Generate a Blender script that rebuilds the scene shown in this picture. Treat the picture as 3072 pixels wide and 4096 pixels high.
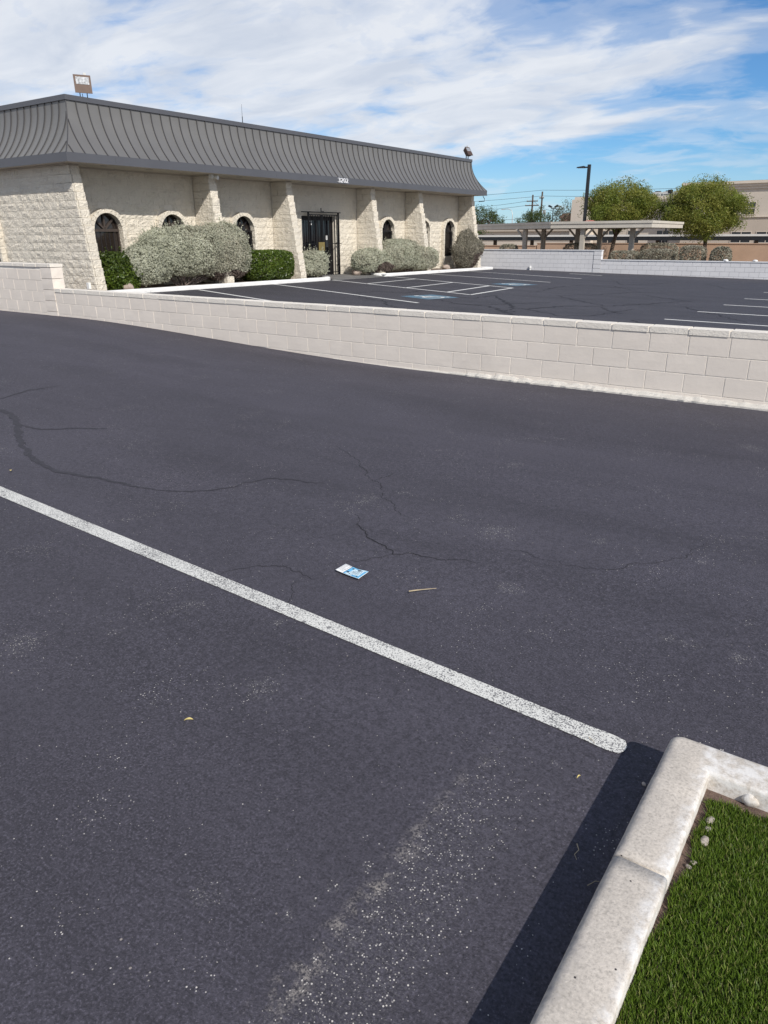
import bpy, bmesh, math, random
import numpy as np
from mathutils import Vector, Matrix, noise as mnoise

for o in list(bpy.data.objects): bpy.data.objects.remove(o)
random.seed(7); rng = np.random.default_rng(7)
R = math.radians
SC = bpy.context.scene
COL = SC.collection

# ------------------------------------------------------------------ camera
CAM_H = 1.65
cd = bpy.data.cameras.new('camera'); cam = bpy.data.objects.new('camera', cd); COL.objects.link(cam)
PITCH, ROLL, YAW, FPX = 0.3685, -0.0053, 0.6112, 2872.7
fw = Vector((-math.sin(YAW)*math.cos(PITCH), math.cos(YAW)*math.cos(PITCH), -math.sin(PITCH)))
r0 = Vector((math.cos(YAW), math.sin(YAW), 0)); u0 = r0.cross(fw)
rr = r0*math.cos(ROLL)+u0*math.sin(ROLL); uu = -r0*math.sin(ROLL)+u0*math.cos(ROLL)
M = Matrix((rr, uu, -fw)).transposed().to_4x4(); M.translation = (0, 0, CAM_H)
cam.matrix_world = M
cd.sensor_fit = 'VERTICAL'; cd.sensor_height = 36; cd.lens = FPX/4096*36
cd.clip_start = 0.05; cd.clip_end = 6000
SC.camera = cam

# ------------------------------------------------------------------ light
SUN_EL, SUN_OFF = 39.5, 28.0                       # height; angle off the +X axis towards -Y
sdir = Vector((math.cos(R(SUN_OFF))*math.cos(R(SUN_EL)), -math.sin(R(SUN_OFF))*math.cos(R(SUN_EL)), math.sin(R(SUN_EL))))
sl = bpy.data.lights.new('sun', 'SUN'); sl.energy = 4.6; sl.angle = R(0.53); sl.color = (1, .955, .89)
so = bpy.data.objects.new('sun', sl); COL.objects.link(so)
so.rotation_euler = (-sdir).to_track_quat('-Z', 'Y').to_euler(); so.location = (20, -10, 30)
SC.view_settings.view_transform = 'Standard'; SC.view_settings.look = 'None'
SC.view_settings.exposure = 0.0; SC.view_settings.gamma = 1; SC.view_settings.use_curve_mapping = False

w = bpy.data.worlds.new('World'); SC.world = w; w.use_nodes = True
def nd(nt, t, **k):
    n = nt.nodes.new(t)
    for a, b in k.items():
        if a.startswith('i_'):
            key = a[2:]; key = int(key) if key.isdigit() else key.replace('_', ' ')
            n.inputs[key].default_value = b
        else: setattr(n, a, b)
    return n
def mathn(nt, op, a, b=None, c=None, clamp=False):
    n = nt.nodes.new('ShaderNodeMath'); n.operation = op; n.use_clamp = clamp
    for i, v in enumerate((a, b, c)):
        if v is None: continue
        if isinstance(v, (int, float)): n.inputs[i].default_value = v
        else: nt.links.new(v, n.inputs[i])
    return n.outputs[0]
def ramp(nt, fac, stops, interp='LINEAR'):
    n = nt.nodes.new('ShaderNodeValToRGB'); e = n.color_ramp.elements; n.color_ramp.interpolation = interp
    while len(e) < len(stops): e.new(0.5)
    for i, (p, c) in enumerate(stops):
        e[i].position = p; e[i].color = (c, c, c, 1) if isinstance(c, (int, float)) else (*c, 1)
    nt.links.new(fac, n.inputs[0]); return n.outputs[0]
def mixc(nt, fac, a, b, mode='MIX'):
    n = nt.nodes.new('ShaderNodeMix'); n.data_type = 'RGBA'; n.blend_type = mode
    for s, v in ((n.inputs[0], fac), (n.inputs[6], a), (n.inputs[7], b)):
        if hasattr(v, 'links'): nt.links.new(v, s)
        elif isinstance(v, (int, float)): s.default_value = v
        else: s.default_value = (*v, 1)
    return n.outputs[2]
def noise(nt, vec, scale, detail=4, rough=.55, dist=0, lac=2.0):
    n = nt.nodes.new('ShaderNodeTexNoise'); n.inputs['Scale'].default_value = scale; n.inputs['Detail'].default_value = detail
    n.inputs['Roughness'].default_value = rough; n.inputs['Distortion'].default_value = dist; n.inputs['Lacunarity'].default_value = lac
    if vec is not None: nt.links.new(vec, n.inputs['Vector'])
    return n.outputs['Fac']
def mapping(nt, vec, loc=(0, 0, 0), rot=(0, 0, 0), scale=(1, 1, 1)):
    n = nt.nodes.new('ShaderNodeMapping'); n.inputs[1].default_value = loc; n.inputs[2].default_value = rot; n.inputs[3].default_value = scale
    nt.links.new(vec, n.inputs[0]); return n.outputs[0]

def build_world():
    nt = w.node_tree; nt.nodes.clear()
    out = nd(nt, 'ShaderNodeOutputWorld'); bg = nd(nt, 'ShaderNodeBackground'); bg.inputs[1].default_value = 0.105
    sky = nd(nt, 'ShaderNodeTexSky'); sky.sky_type = 'NISHITA'; sky.sun_disc = False
    sky.sun_elevation = R(SUN_EL); sky.sun_rotation = R(90+SUN_OFF); sky.altitude = 600; sky.air_density = 1.0; sky.dust_density = 0.2; sky.ozone_density = 2.4
    tc = nd(nt, 'ShaderNodeTexCoord'); d = tc.outputs['Generated']
    sx = nd(nt, 'ShaderNodeSeparateXYZ'); nt.links.new(d, sx.inputs[0])
    zz = mathn(nt, 'MAXIMUM', sx.outputs[2], 0.0)
    den = mathn(nt, 'ADD', zz, 0.16)
    cx = mathn(nt, 'DIVIDE', sx.outputs[0], den); cy = mathn(nt, 'DIVIDE', sx.outputs[1], den)
    cb = nd(nt, 'ShaderNodeCombineXYZ'); nt.links.new(cx, cb.inputs[0]); nt.links.new(cy, cb.inputs[1])
    p = cb.outputs[0]
    rot = R(-7)
    warp = nd(nt, 'ShaderNodeTexNoise'); warp.inputs['Scale'].default_value = 1.1; warp.inputs['Detail'].default_value = 4; nt.links.new(p, warp.inputs['Vector'])
    wv = nd(nt, 'ShaderNodeVectorMath', operation='MULTIPLY_ADD'); nt.links.new(warp.outputs['Color'], wv.inputs[0]); wv.inputs[1].default_value = (.55, .38, 0); nt.links.new(p, wv.inputs[2])
    pw = wv.outputs[0]
    big = noise(nt, mapping(nt, pw, (3.1, 1.4, 0), (0, 0, rot), (.9, 1.5, 1)), 1.0, 3, .5, .3)
    mid = noise(nt, mapping(nt, pw, (1.7, 6.2, 2), (0, 0, rot), (1.8, 2.2, 1)), 1.5, 7, .55, .3)
    fine = noise(nt, mapping(nt, pw, (9.7, 4.2, 5), (0, 0, R(6)), (2.6, 3.8, 1)), 2.4, 7, .58, .3)
    ws = nd(nt, 'ShaderNodeSeparateXYZ'); nt.links.new(pw, ws.inputs[0]); wx, wy = ws.outputs[0], ws.outputs[1]
    def sm(v, a, b):
        n = nd(nt, 'ShaderNodeMapRange', i_1=a, i_2=b); n.interpolation_type = 'SMOOTHSTEP'; nt.links.new(v, n.inputs[0]); return n.outputs[0]
    deck = sm(wy, 3.95, 3.45)                                   # the cloud bank ends in a long edge, clear beyond it
    deck = mathn(nt, 'MULTIPLY', deck, mathn(nt, 'MAXIMUM', sm(wx, .05, -.45), mathn(nt, 'MULTIPLY', sm(wx, .5, 1.1), .9)))  # second bank, out of frame, added to make the sky fill less blue
    def blob(x0, y0, kx, ky):
        bx = mathn(nt, 'MULTIPLY', mathn(nt, 'ADD', wx, -x0), kx); by = mathn(nt, 'MULTIPLY', mathn(nt, 'ADD', wy, -y0), ky)
        return mathn(nt, 'POWER', 2.718, mathn(nt, 'MULTIPLY', mathn(nt, 'ADD', mathn(nt, 'MULTIPLY', bx, bx), mathn(nt, 'MULTIPLY', by, by)), -1.0))
    gap = mathn(nt, 'ADD', blob(-.22, 3.24, 1.7, 5.0), mathn(nt, 'MULTIPLY', blob(-.28, 2.36, 1.6, 4.5), .9))
    f = mathn(nt, 'ADD', mathn(nt, 'MULTIPLY', big, .62), mathn(nt, 'MULTIPLY', mid, .52))
    f = mathn(nt, 'ADD', f, mathn(nt, 'MULTIPLY', fine, .24))
    f = mathn(nt, 'ADD', f, mathn(nt, 'MULTIPLY', deck, .30))
    f = mathn(nt, 'SUBTRACT', f, mathn(nt, 'MULTIPLY', gap, .36))
    cov = ramp(nt, f, [(.70, 0.0), (.82, .30), (.97, .80), (1.0, .88)], 'EASE')
    cov = mathn(nt, 'MULTIPLY', cov, 1.06, clamp=True)
    shade = noise(nt, mapping(nt, pw, (4.7, 0.3, 9), (0, 0, rot), (1.4, 2.6, 1)), 1.6, 6, .55, .4)
    ccol = mixc(nt, ramp(nt, shade, [(.34, 0), (.62, 1)]), (6.1, 6.6, 7.5), (7.9, 8.15, 8.6))
    skc = mixc(nt, 1.0, sky.outputs[0], (0.50, 0.80, 1.08), 'MULTIPLY')
    hz = ramp(nt, sx.outputs[2], [(0.0, .55), (.045, .30), (.10, 0.0)], 'EASE')
    skc = mixc(nt, hz, skc, (5.4, 6.9, 8.2))
    col = mixc(nt, cov, skc, ccol)
    nt.links.new(col, bg.inputs[0]); nt.links.new(bg.outputs[0], out.inputs[0])
build_world()

# ------------------------------------------------------------------ materials
MATS = {}
def newmat(name):
    m = bpy.data.materials.new(name); m.use_nodes = True; nt = m.node_tree; nt.nodes.clear()
    o = nt.nodes.new('ShaderNodeOutputMaterial'); b = nt.nodes.new('ShaderNodeBsdfPrincipled'); nt.links.new(b.outputs[0], o.inputs[0])
    MATS[name] = m; return m, nt, b
def objco(nt): return nt.nodes.new('ShaderNodeTexCoord').outputs['Object']
def posco(nt): return nt.nodes.new('ShaderNodeNewGeometry').outputs['Position']
def bump(nt, b, h, strength=.5, dist=.01):
    n = nt.nodes.new('ShaderNodeBump'); n.inputs['Strength'].default_value = strength; n.inputs['Distance'].default_value = dist
    nt.links.new(h, n.inputs['Height']); nt.links.new(n.outputs[0], b.inputs['Normal'])
def plain(name, col, rough=.7, metal=0, var=.08, vscale=3.0, bscale=60, bstr=.15, bdist=.004, spec=.4, stain=None):
    m, nt, b = newmat(name); p = posco(nt)
    n = noise(nt, p, vscale, 5, .6)
    c = mixc(nt, ramp(nt, n, [(.3, 0), (.7, 1)]), tuple(x*(1-var) for x in col), tuple(min(1, x*(1+var)) for x in col))
    if stain:
        s = noise(nt, p, stain[1], 6, .65, .6)
        c = mixc(nt, ramp(nt, s, [(stain[2], 0), (stain[2]+.14, stain[3])]), c, stain[0])
    nt.links.new(c, b.inputs['Base Color']); b.inputs['Roughness'].default_value = rough; b.inputs['Metallic'].default_value = metal
    b.inputs['Specular IOR Level'].default_value = spec
    if bstr: bump(nt, b, noise(nt, p, bscale, 5, .6), bstr, bdist)
    return m
def randisland(nt, col_a, col_b):
    g = nt.nodes.new('ShaderNodeNewGeometry'); return mixc(nt, g.outputs['Random Per Island'], col_a, col_b)
def leafmat(name, a, b_, trans=.35, rough=.6, spec=.25):
    m, nt, b = newmat(name); c = randisland(nt, a, b_)
    p = posco(nt); n = noise(nt, p, 2.2, 3, .5)
    c = mixc(nt, ramp(nt, n, [(.35, .0), (.7, .5)]), c, tuple(x*.6 for x in a))
    nt.links.new(c, b.inputs['Base Color']); b.inputs['Roughness'].default_value = rough; b.inputs['Specular IOR Level'].default_value = spec
    t = nt.nodes.new('ShaderNodeBsdfTranslucent'); nt.links.new(c, t.inputs[0])
    mx = nt.nodes.new('ShaderNodeMixShader'); mx.inputs[0].default_value = trans
    o = [x for x in nt.nodes if x.type == 'OUTPUT_MATERIAL'][0]
    nt.links.new(b.outputs[0], mx.inputs[1]); nt.links.new(t.outputs[0], mx.inputs[2]); nt.links.new(mx.outputs[0], o.inputs[0])
    return m

SCUFFS = [(-2.57, 3.91, 0.05), (-1.73, 3.63, 0.16), (-1.63, 3.61, 0.08), (-1.16, 3.85, 0.07), (-0.54, 2.97, 0.05), (-0.46, 2.96, 0.05), (-0.80, 6.51, 0.15), (-1.34, 3.01, 0.09), (-0.60, 3.88, 0.06), (-0.28, 3.29, 0.05), (-2.61, 1.61, 0.06), (-1.76, 1.67, 0.09), (-2.02, 1.36, 0.03), (-1.22, 0.90, 0.05), (-2.06, 2.09, 0.05), (-2.51, 1.97, 0.09), (-2.85, 1.32, 0.12), (-0.83, 1.88, 0.03), (-0.64, 1.92, 0.03), (-0.91, 1.19, 0.03), (-0.94, 1.12, 0.03), (-0.97, 1.04, 0.03), (-0.99, 0.97, 0.03), (-2.71, 3.65, 0.12), (-2.22, 4.94, 0.1), (-0.27, 2.97, 0.06),]
def asphalt_mat(name, base, streak=False, grain=1.0):
    m, nt, b = newmat(name); p = posco(nt)
    big = noise(nt, mapping(nt, p, (0, 0, 0), (0, 0, .10), (.30, 1.4, 1)), .80, 6, .62, .6)
    med = noise(nt, p, 5.0, 6, .65)
    fine = noise(nt, p, 120.0*grain, 4, .7)
    grit = noise(nt, p, 300.0*grain, 2, .5)
    zone = noise(nt, p, 1.1, 4, .6, .6)
    lo = tuple(x*.74 for x in base); hi = tuple(x*1.26 for x in base)
    c = mixc(nt, ramp(nt, big, [(.34, 0), (.64, 1)]), lo, hi)
    c = mixc(nt, ramp(nt, med, [(.3, .0), (.75, .30)]), c, tuple(x*1.3 for x in base))
    c = mixc(nt, ramp(nt, fine, [(.34, .85), (.48, 0.0)]), c, tuple(x*.35 for x in base))
    mott = noise(nt, p, 38.0*grain, 5, .7)
    c = mixc(nt, ramp(nt, mott, [(.40, .5), (.52, 0)]), c, tuple(x*.6 for x in base)); c = mixc(nt, ramp(nt, mott, [(.52, 0), (.66, .5)]), c, tuple(x*1.5 for x in base))
    lt = mathn(nt, 'MULTIPLY', ramp(nt, fine, [(.53, 0), (.66, 1)]), ramp(nt, zone, [(.35, .35), (.65, .95)]))
    c = mixc(nt, lt, c, tuple(x*2.3 for x in base))
    # pale grit where the sealer has worn off
    v = nt.nodes.new('ShaderNodeTexVoronoi'); v.inputs['Scale'].default_value = 150*max(grain, .7); nt.links.new(p, v.inputs['Vector'])
    v2 = nt.nodes.new('ShaderNodeTexVoronoi'); v2.inputs['Scale'].default_value = 48; nt.links.new(p, v2.inputs['Vector'])
    sc = nt.nodes.new('ShaderNodeSeparateColor'); nt.links.new(v.outputs['Color'], sc.inputs[0])
    sc2 = nt.nodes.new('ShaderNodeSeparateColor'); nt.links.new(v2.outputs['Color'], sc2.inputs[0])
    patch = noise(nt, p, 2.3, 6, .66, .9)
    thr = ramp(nt, patch, [(.47, .996), (.585, .97), (.66, .74)])
    if streak:
        s = nt.nodes.new('ShaderNodeSeparateXYZ'); nt.links.new(p, s.inputs[0])
        wob = mathn(nt, 'MULTIPLY', mathn(nt, 'SUBTRACT', noise(nt, p, 2.6, 4, .6), .5), .16)
        xx = mathn(nt, 'ADD', s.outputs[0], wob)
        a = nd(nt, 'ShaderNodeMapRange', i_1=-.90, i_2=-.83); a.interpolation_type = 'SMOOTHSTEP'; nt.links.new(xx, a.inputs[0])
        bb = nd(nt, 'ShaderNodeMapRange', i_1=-.56, i_2=-.68); bb.interpolation_type = 'SMOOTHSTEP'; nt.links.new(xx, bb.inputs[0])
        ya = nd(nt, 'ShaderNodeMapRange', i_1=1.95, i_2=1.15); nt.links.new(s.outputs[1], ya.inputs[0])
        band = mathn(nt, 'MULTIPLY', mathn(nt, 'MULTIPLY', a.outputs[0], bb.outputs[0]), ya.outputs[0])
        thr = mathn(nt, 'SUBTRACT', thr, mathn(nt, 'MULTIPLY', band, mathn(nt, 'MULTIPLY_ADD', noise(nt, p, 7, 4, .6), .8, -.06)))
        pn = nd(nt, 'ShaderNodeVectorMath', operation='MULTIPLY_ADD'); tw = nd(nt, 'ShaderNodeTexNoise', i_2=9.0); nt.links.new(p, tw.inputs['Vector']); nt.links.new(tw.outputs['Color'], pn.inputs[0])
        pn.inputs[1].default_value = (.10, .10, 0); nt.links.new(p, pn.inputs[2]); tot = None
        for (sx_, sy_, sr_) in SCUFFS:                       # scuffed spots where the sealer has gone
            dv = nd(nt, 'ShaderNodeVectorMath', operation='DISTANCE'); nt.links.new(pn.outputs[0], dv.inputs[0]); dv.inputs[1].default_value = (sx_+.05, sy_+.05, 0)
            k_ = nd(nt, 'ShaderNodeMapRange', i_1=sr_, i_2=sr_*.25); nt.links.new(dv.outputs['Value'], k_.inputs[0])
            tot = k_.outputs[0] if tot is None else mathn(nt, 'MAXIMUM', tot, k_.outputs[0])
        tot = mathn(nt, 'MULTIPLY', tot, ramp(nt, noise(nt, p, 26, 5, .7), [(.42, 0), (.56, 1)]))
        thr = mathn(nt, 'SUBTRACT', thr, mathn(nt, 'MULTIPLY', tot, .42))
        worn = mathn(nt, 'MAXIMUM', mathn(nt, 'MULTIPLY', band, .45), tot)
        c = mixc(nt, mathn(nt, 'MULTIPLY', worn, ramp(nt, noise(nt, p, 160, 4, .7), [(.52, 0), (.62, .7)])), c, (.22, .21, .205))
        # dusty rim along the outer edge of the worn band
        rim_n = noise(nt, p, 14, 5, .7)
        ra = nd(nt, 'ShaderNodeMapRange', i_1=-.91, i_2=-.86); nt.links.new(xx, ra.inputs[0])
        rb = nd(nt, 'ShaderNodeMapRange', i_1=-.80, i_2=-.85); nt.links.new(xx, rb.inputs[0])
        rim = mathn(nt, 'MULTIPLY', mathn(nt, 'MULTIPLY', ra.outputs[0], rb.outputs[0]), ya.outputs[0])
        rim = mathn(nt, 'MULTIPLY', rim, mathn(nt, 'MULTIPLY', ramp(nt, rim_n, [(.47, 0), (.62, 1)]), ramp(nt, noise(nt, p, 120, 4, .7), [(.44, 0), (.56, .9)])))
        c = mixc(nt, rim, c, (.30, .27, .24))
    on = mathn(nt, 'GREATER_THAN', sc.outputs[0], thr)
    rad = mathn(nt, 'LESS_THAN', v.outputs['Distance'], mathn(nt, 'MULTIPLY_ADD', sc.outputs[1], .22, .16))
    k = mathn(nt, 'MULTIPLY', on, rad)
    c = mixc(nt, mathn(nt, 'MULTIPLY', k, .9), c, mixc(nt, sc.outputs[2], (.30, .28, .26), (.62, .58, .53)))
    on2 = mathn(nt, 'GREATER_THAN', sc2.outputs[0], mathn(nt, 'ADD', mathn(nt, 'MULTIPLY', thr, .14), .855))
    rad2 = mathn(nt, 'LESS_THAN', v2.outputs['Distance'], .17)
    c = mixc(nt, mathn(nt, 'MULTIPLY', mathn(nt, 'MULTIPLY', on2, rad2), .6), c, (.42, .37, .33))
    nt.links.new(c, b.inputs['Base Color']); b.inputs['Roughness'].default_value = .74; b.inputs['Specular IOR Level'].default_value = .38
    h = mathn(nt, 'ADD', mathn(nt, 'MULTIPLY', fine, .7), mathn(nt, 'MULTIPLY', grit, .3))
    h = mathn(nt, 'ADD', h, mathn(nt, 'MULTIPLY', med, .35))
    bump(nt, b, h, .8, .006)
    return m
asphalt_mat('asphalt_near', (.051, .047, .059), True)
asphalt_mat('asphalt_far', (.048, .045, .052), False, .6)
plain('sealant', (.036, .034, .042), .8, 0, .3, 30, 200, .5, .004)
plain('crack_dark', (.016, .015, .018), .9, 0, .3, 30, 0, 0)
plain('sealant_lot', (.018, .017, .021), .8, 0, .3, 30, 0, 0)
plain('gravel_ground', (.30, .24, .19), .95, 0, .2, .4, 20, .4, .03)
plain('sealed_slab', (.15, .145, .14), .8, 0, .12, 3, 80, .2, .003)
plain('mulch', (.17, .13, .10), .95, 0, .35, 9, 50, .8, .02)

def paint_line_mat(name, wear, col=(.74, .73, .70), under=(.06, .058, .068), scale=150, keep=.10):
    m, nt, b = newmat(name); p = posco(nt)
    n = noise(nt, p, scale, 3, .6); l = noise(nt, p, 2.4, 4, .6)
    t = mathn(nt, 'ADD', n, mathn(nt, 'MULTIPLY', mathn(nt, 'SUBTRACT', l, .5), .30))
    f = ramp(nt, t, [(wear-.03, 0), (wear+.03, 1)])
    v = nt.nodes.new('ShaderNodeTexVoronoi'); v.inputs['Scale'].default_value = 24; nt.links.new(p, v.inputs['Vector'])
    sp = nt.nodes.new('ShaderNodeSeparateColor'); nt.links.new(v.outputs['Color'], sp.inputs[0])
    hole = mathn(nt, 'MULTIPLY', mathn(nt, 'GREATER_THAN', sp.outputs[0], .93), mathn(nt, 'LESS_THAN', v.outputs['Distance'], .28))
    f = mathn(nt, 'MULTIPLY', f, mathn(nt, 'SUBTRACT', 1.0, mathn(nt, 'MULTIPLY', hole, .8)))
    f = mathn(nt, 'ADD', mathn(nt, 'MULTIPLY', f, 1-keep), keep)
    c = mixc(nt, f, under, col); nt.links.new(c, b.inputs['Base Color']); b.inputs['Roughness'].default_value = .7
    bump(nt, b, n, .6, .003); return m
paint_line_mat('line_near', .45, (.64, .63, .585), scale=190)
paint_line_mat('line_far', .33, (.72, .71, .67), (.06, .058, .062), 40)
paint_line_mat('blue_paint', .42, (.10, .20, .27), (.055, .055, .065), 30)

def concrete_mat(name, col, dirt, bs=1.0):
    m, nt, b = newmat(name); p = posco(nt)
    a = noise(nt, p, 7, 6, .65, .3); f = noise(nt, p, 120, 4, .6); pit = noise(nt, p, 260, 2, .5)
    c = mixc(nt, ramp(nt, a, [(.3, 0), (.7, 1)]), tuple(x*.88 for x in col), tuple(x*1.08 for x in col))
    c = mixc(nt, ramp(nt, f, [(.32, .6), (.5, 0)]), c, tuple(x*.55 for x in col)); c = mixc(nt, ramp(nt, f, [(.55, 0), (.7, .5)]), c, tuple(min(1, x*1.3) for x in col))
    c = mixc(nt, ramp(nt, pit, [(.24, .8), (.32, 0)]), c, dirt)
    s = noise(nt, p, 18, 6, .7, .5)
    c = mixc(nt, ramp(nt, s, [(.60, 0), (.74, .55)]), c, dirt)
    nt.links.new(c, b.inputs['Base Color']); b.inputs['Roughness'].default_value = .85; b.inputs['Specular IOR Level'].default_value = .25
    bump(nt, b, mathn(nt, 'ADD', f, mathn(nt, 'MULTIPLY', pit, .4)), .45*bs, .0025); return m
concrete_mat('kerb_concrete', (.515, .465, .405), (.23, .215, .21))
def kerb_deposits():
    nt = MATS['kerb_concrete'].node_tree; b = [n for n in nt.nodes if n.type == 'BSDF_PRINCIPLED'][0]; old = b.inputs['Base Color'].links[0].from_socket
    p = posco(nt); sp_ = nt.nodes.new('ShaderNodeSeparateXYZ'); nt.links.new(p, sp_.inputs[0])
    wob = mathn(nt, 'MULTIPLY', mathn(nt, 'SUBTRACT', noise(nt, p, 11, 5, .65), .5), .10); x = mathn(nt, 'ADD', sp_.outputs[0], wob)
    a = nd(nt, 'ShaderNodeMapRange', i_1=-.235, i_2=-.205); nt.links.new(x, a.inputs[0])
    blot = ramp(nt, noise(nt, p, 26, 5, .7), [(.40, 0), (.60, .8)])
    c = mixc(nt, mathn(nt, 'MULTIPLY', a.outputs[0], blot), old, (.72, .70, .67))          # lime bloom along the planted side
    g = nd(nt, 'ShaderNodeMapRange', i_1=-.300, i_2=-.335); nt.links.new(x, g.inputs[0])
    c = mixc(nt, mathn(nt, 'MULTIPLY', g.outputs[0], ramp(nt, noise(nt, p, 60, 5, .7), [(.42, 0), (.58, .75)])), c, (.20, .19, .20))   # tyre and road grime on the outer edge
    v = nt.nodes.new('ShaderNodeTexVoronoi'); v.inputs['Scale'].default_value = 45; nt.links.new(p, v.inputs['Vector']); q = nt.nodes.new('ShaderNodeSeparateColor'); nt.links.new(v.outputs['Color'], q.inputs[0])
    c = mixc(nt, mathn(nt, 'MULTIPLY', mathn(nt, 'GREATER_THAN', q.outputs[0], .955), mathn(nt, 'LESS_THAN', v.outputs['Distance'], .13)), c, (.05, .045, .045))
    nt.links.new(c, b.inputs['Base Color'])
kerb_deposits()
concrete_mat('footing', (.56, .53, .48), (.16, .15, .14), 2)

def masonry(name, col, bscale, bstr, bdist, stain, amt):
    m, nt, b = newmat(name); p = posco(nt)
    oi = nt.nodes.new('ShaderNodeObjectInfo')
    a = noise(nt, p, 1.4, 5, .6, .3); f = noise(nt, p, bscale, 5, .65); f2 = noise(nt, p, bscale*.28, 4, .6)
    c = mixc(nt, ramp(nt, a, [(.3, 0), (.7, 1)]), tuple(x*.95 for x in col), tuple(min(1, x*1.05) for x in col))
    gi = nt.nodes.new('ShaderNodeNewGeometry')
    c = mixc(nt, mathn(nt, 'MULTIPLY', mathn(nt, 'ADD', oi.outputs['Random'], gi.outputs['Random Per Island']), amt*.42), c, tuple(x*.78 for x in col))
    s = noise(nt, mapping(nt, p, (2, 3, 1), (0, 0, 0), (1, 1, 2.2)), 3.0, 6, .7, .5)
    c = mixc(nt, ramp(nt, s, [(.56, 0), (.78, amt)]), c, stain)
    c = mixc(nt, ramp(nt, f, [(.25, amt*.8), (.42, 0)]), c, stain)
    nt.links.new(c, b.inputs['Base Color']); b.inputs['Roughness'].default_value = .88; b.inputs['Specular IOR Level'].default_value = .2
    bump(nt, b, mathn(nt, 'ADD', f, mathn(nt, 'MULTIPLY', f2, 1.2)), bstr, bdist); return m
masonry('split_block', (.765, .70, .59), 22, 1.0, .045, (.36, .33, .29), .52)
masonry('split_joint', (.70, .64, .545), 40, .5, .008, (.33, .30, .27), .4)
masonry('low_block', (.715, .645, .57), 90, .35, .004, (.42, .38, .35), .25)
masonry('low_joint', (.80, .745, .665), 90, .5, .005, (.42, .38, .35), .25)
masonry('low_cap', (.76, .705, .625), 120, .9, .006, (.40, .37, .34), .35)
masonry('grey_block', (.69, .68, .685), 60, .35, .006, (.42, .42, .44), .3)
plain('grey_joint', (.30, .30, .31), .9)
plain('grey_cap', (.66, .66, .67), .85, 0, .06, 3, 80, .2)
plain('white_kerb', (.74, .73, .71), .75, 0, .06, 4, 60, .4, .006, .3, ((.30, .28, .26), 5, .60, .6))
plain('roof_metal', (.172, .167, .160), .42, .25, .06, 1.5, 400, .05, .002, .5)
plain('roof_seam', (.075, .073, .075), .5, .25, .05, 2, 0, 0)
plain('fascia_metal', (.098, .10, .112), .42, .2, .05, 1.2, 0, 0, spec=.5)
plain('roof_top', (.5, .48, .45), .9)
plain('soffit', (.50, .45, .38), .8, 0, .08, 2, 50, .1)
plain('vent', (.30, .27, .23), .7)
plain('dark_frame', (.016, .014, .015), .5, .2, .15, 5, 0, 0)
plain('iron', (.012, .012, .014), .45, .5, .2, 6, 0, 0)
plain('wood_frame', (.055, .042, .035), .6, 0, .2, 8, 0, 0)
plain('brass', (.42, .31, .12), .35, .8, .1, 9, 0, 0)
plain('steel', (.5, .5, .5), .4, .8, .1, 9, 0, 0)
plain('white_plastic', (.75, .75, .73), .5, 0, .03, 3, 0, 0)
plain('bronze', (.095, .06, .045), .5, .2, .12, 9, 0, 0)
plain('lamp_glass', (.34, .35, .36), .3, .2, .6, 26, 0, 0)
plain('number_white', (.72, .72, .74), .5, 0, .03, 3, 0, 0)
plain('soil', (.14, .095, .075), .95, 0, .35, 40, 160, .8, .008)
plain('pebble', (.40, .345, .30), .8, 0, .2, 30, 120, .4, .003)
plain('boulder', (.36, .29, .24), .85, 0, .25, 6, 25, .6, .015)
plain('twig', (.42, .34, .22), .8, 0, .25, 30, 0, 0)
plain('dry_leaf', (.55, .44, .17), .7, 0, .2, 60, 0, 0)
plain('bark', (.11, .08, .06), .9, 0, .3, 8, 40, .8, .02)
plain('sage_wood', (.16, .125, .11), .9, 0, .3, 12, 60, .5, .01)
plain('carport_steel', (.46, .42, .36), .6, .1, .06, 2, 0, 0)
plain('carport_roof', (.56, .52, .45), .6, .1, .08, 2, 0, 0)
plain('carport_brown', (.14, .11, .095), .6, .1, .1, 2, 0, 0)
plain('far_roof_white', (.66, .64, .60), .6, 0, .05, 1, 0, 0)
plain('tan_stucco', (.46, .31, .215), .9, 0, .1, .8, 15, .3, .01)
plain('office_stucco', (.50, .44, .37), .9, 0, .07, .4, 15, .2, .01)
plain('office_trim', (.56, .49, .41), .9, 0, .06, .4, 15, .1, .01)
plain('office_low', (.43, .365, .30), .9, 0, .07, .4, 15, .2, .01)
plain('hvac', (.52, .52, .50), .5, .3, .08, 2, 0, 0)
plain('dark_metal', (.03, .032, .036), .5, .4, .15, 4, 0, 0)
plain('pole_wood', (.10, .075, .06), .9, 0, .2, 2, 0, 0)
plain('wire', (.035, .035, .04), .6, 0, .05, 1, 0, 0)
plain('red_tarp', (.55, .16, .12), .7, 0, .1, 3, 0, 0)
plain('green_roof', (.05, .12, .10), .6, 0, .1, 2, 0, 0)
plain('shed_white', (.7, .69, .67), .8, 0, .05, 2, 0, 0)
plain('brick_brown', (.24, .14, .11), .9, 0, .1, 2, 0, 0)
plain('leaflet_white', (.80, .80, .78), .45, 0, .02, 30, 0, 0)
plain('leaflet_blue', (.13, .42, .66), .4, 0, .10, 30, 0, 0)
plain('leaflet_pale', (.60, .76, .82), .4, 0, .10, 60, 0, 0)
plain('leaflet_navy', (.02, .03, .06), .4, 0, .1, 30, 0, 0)
plain('leaflet_grey', (.28, .29, .31), .5, 0, .1, 30, 0, 0)
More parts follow.
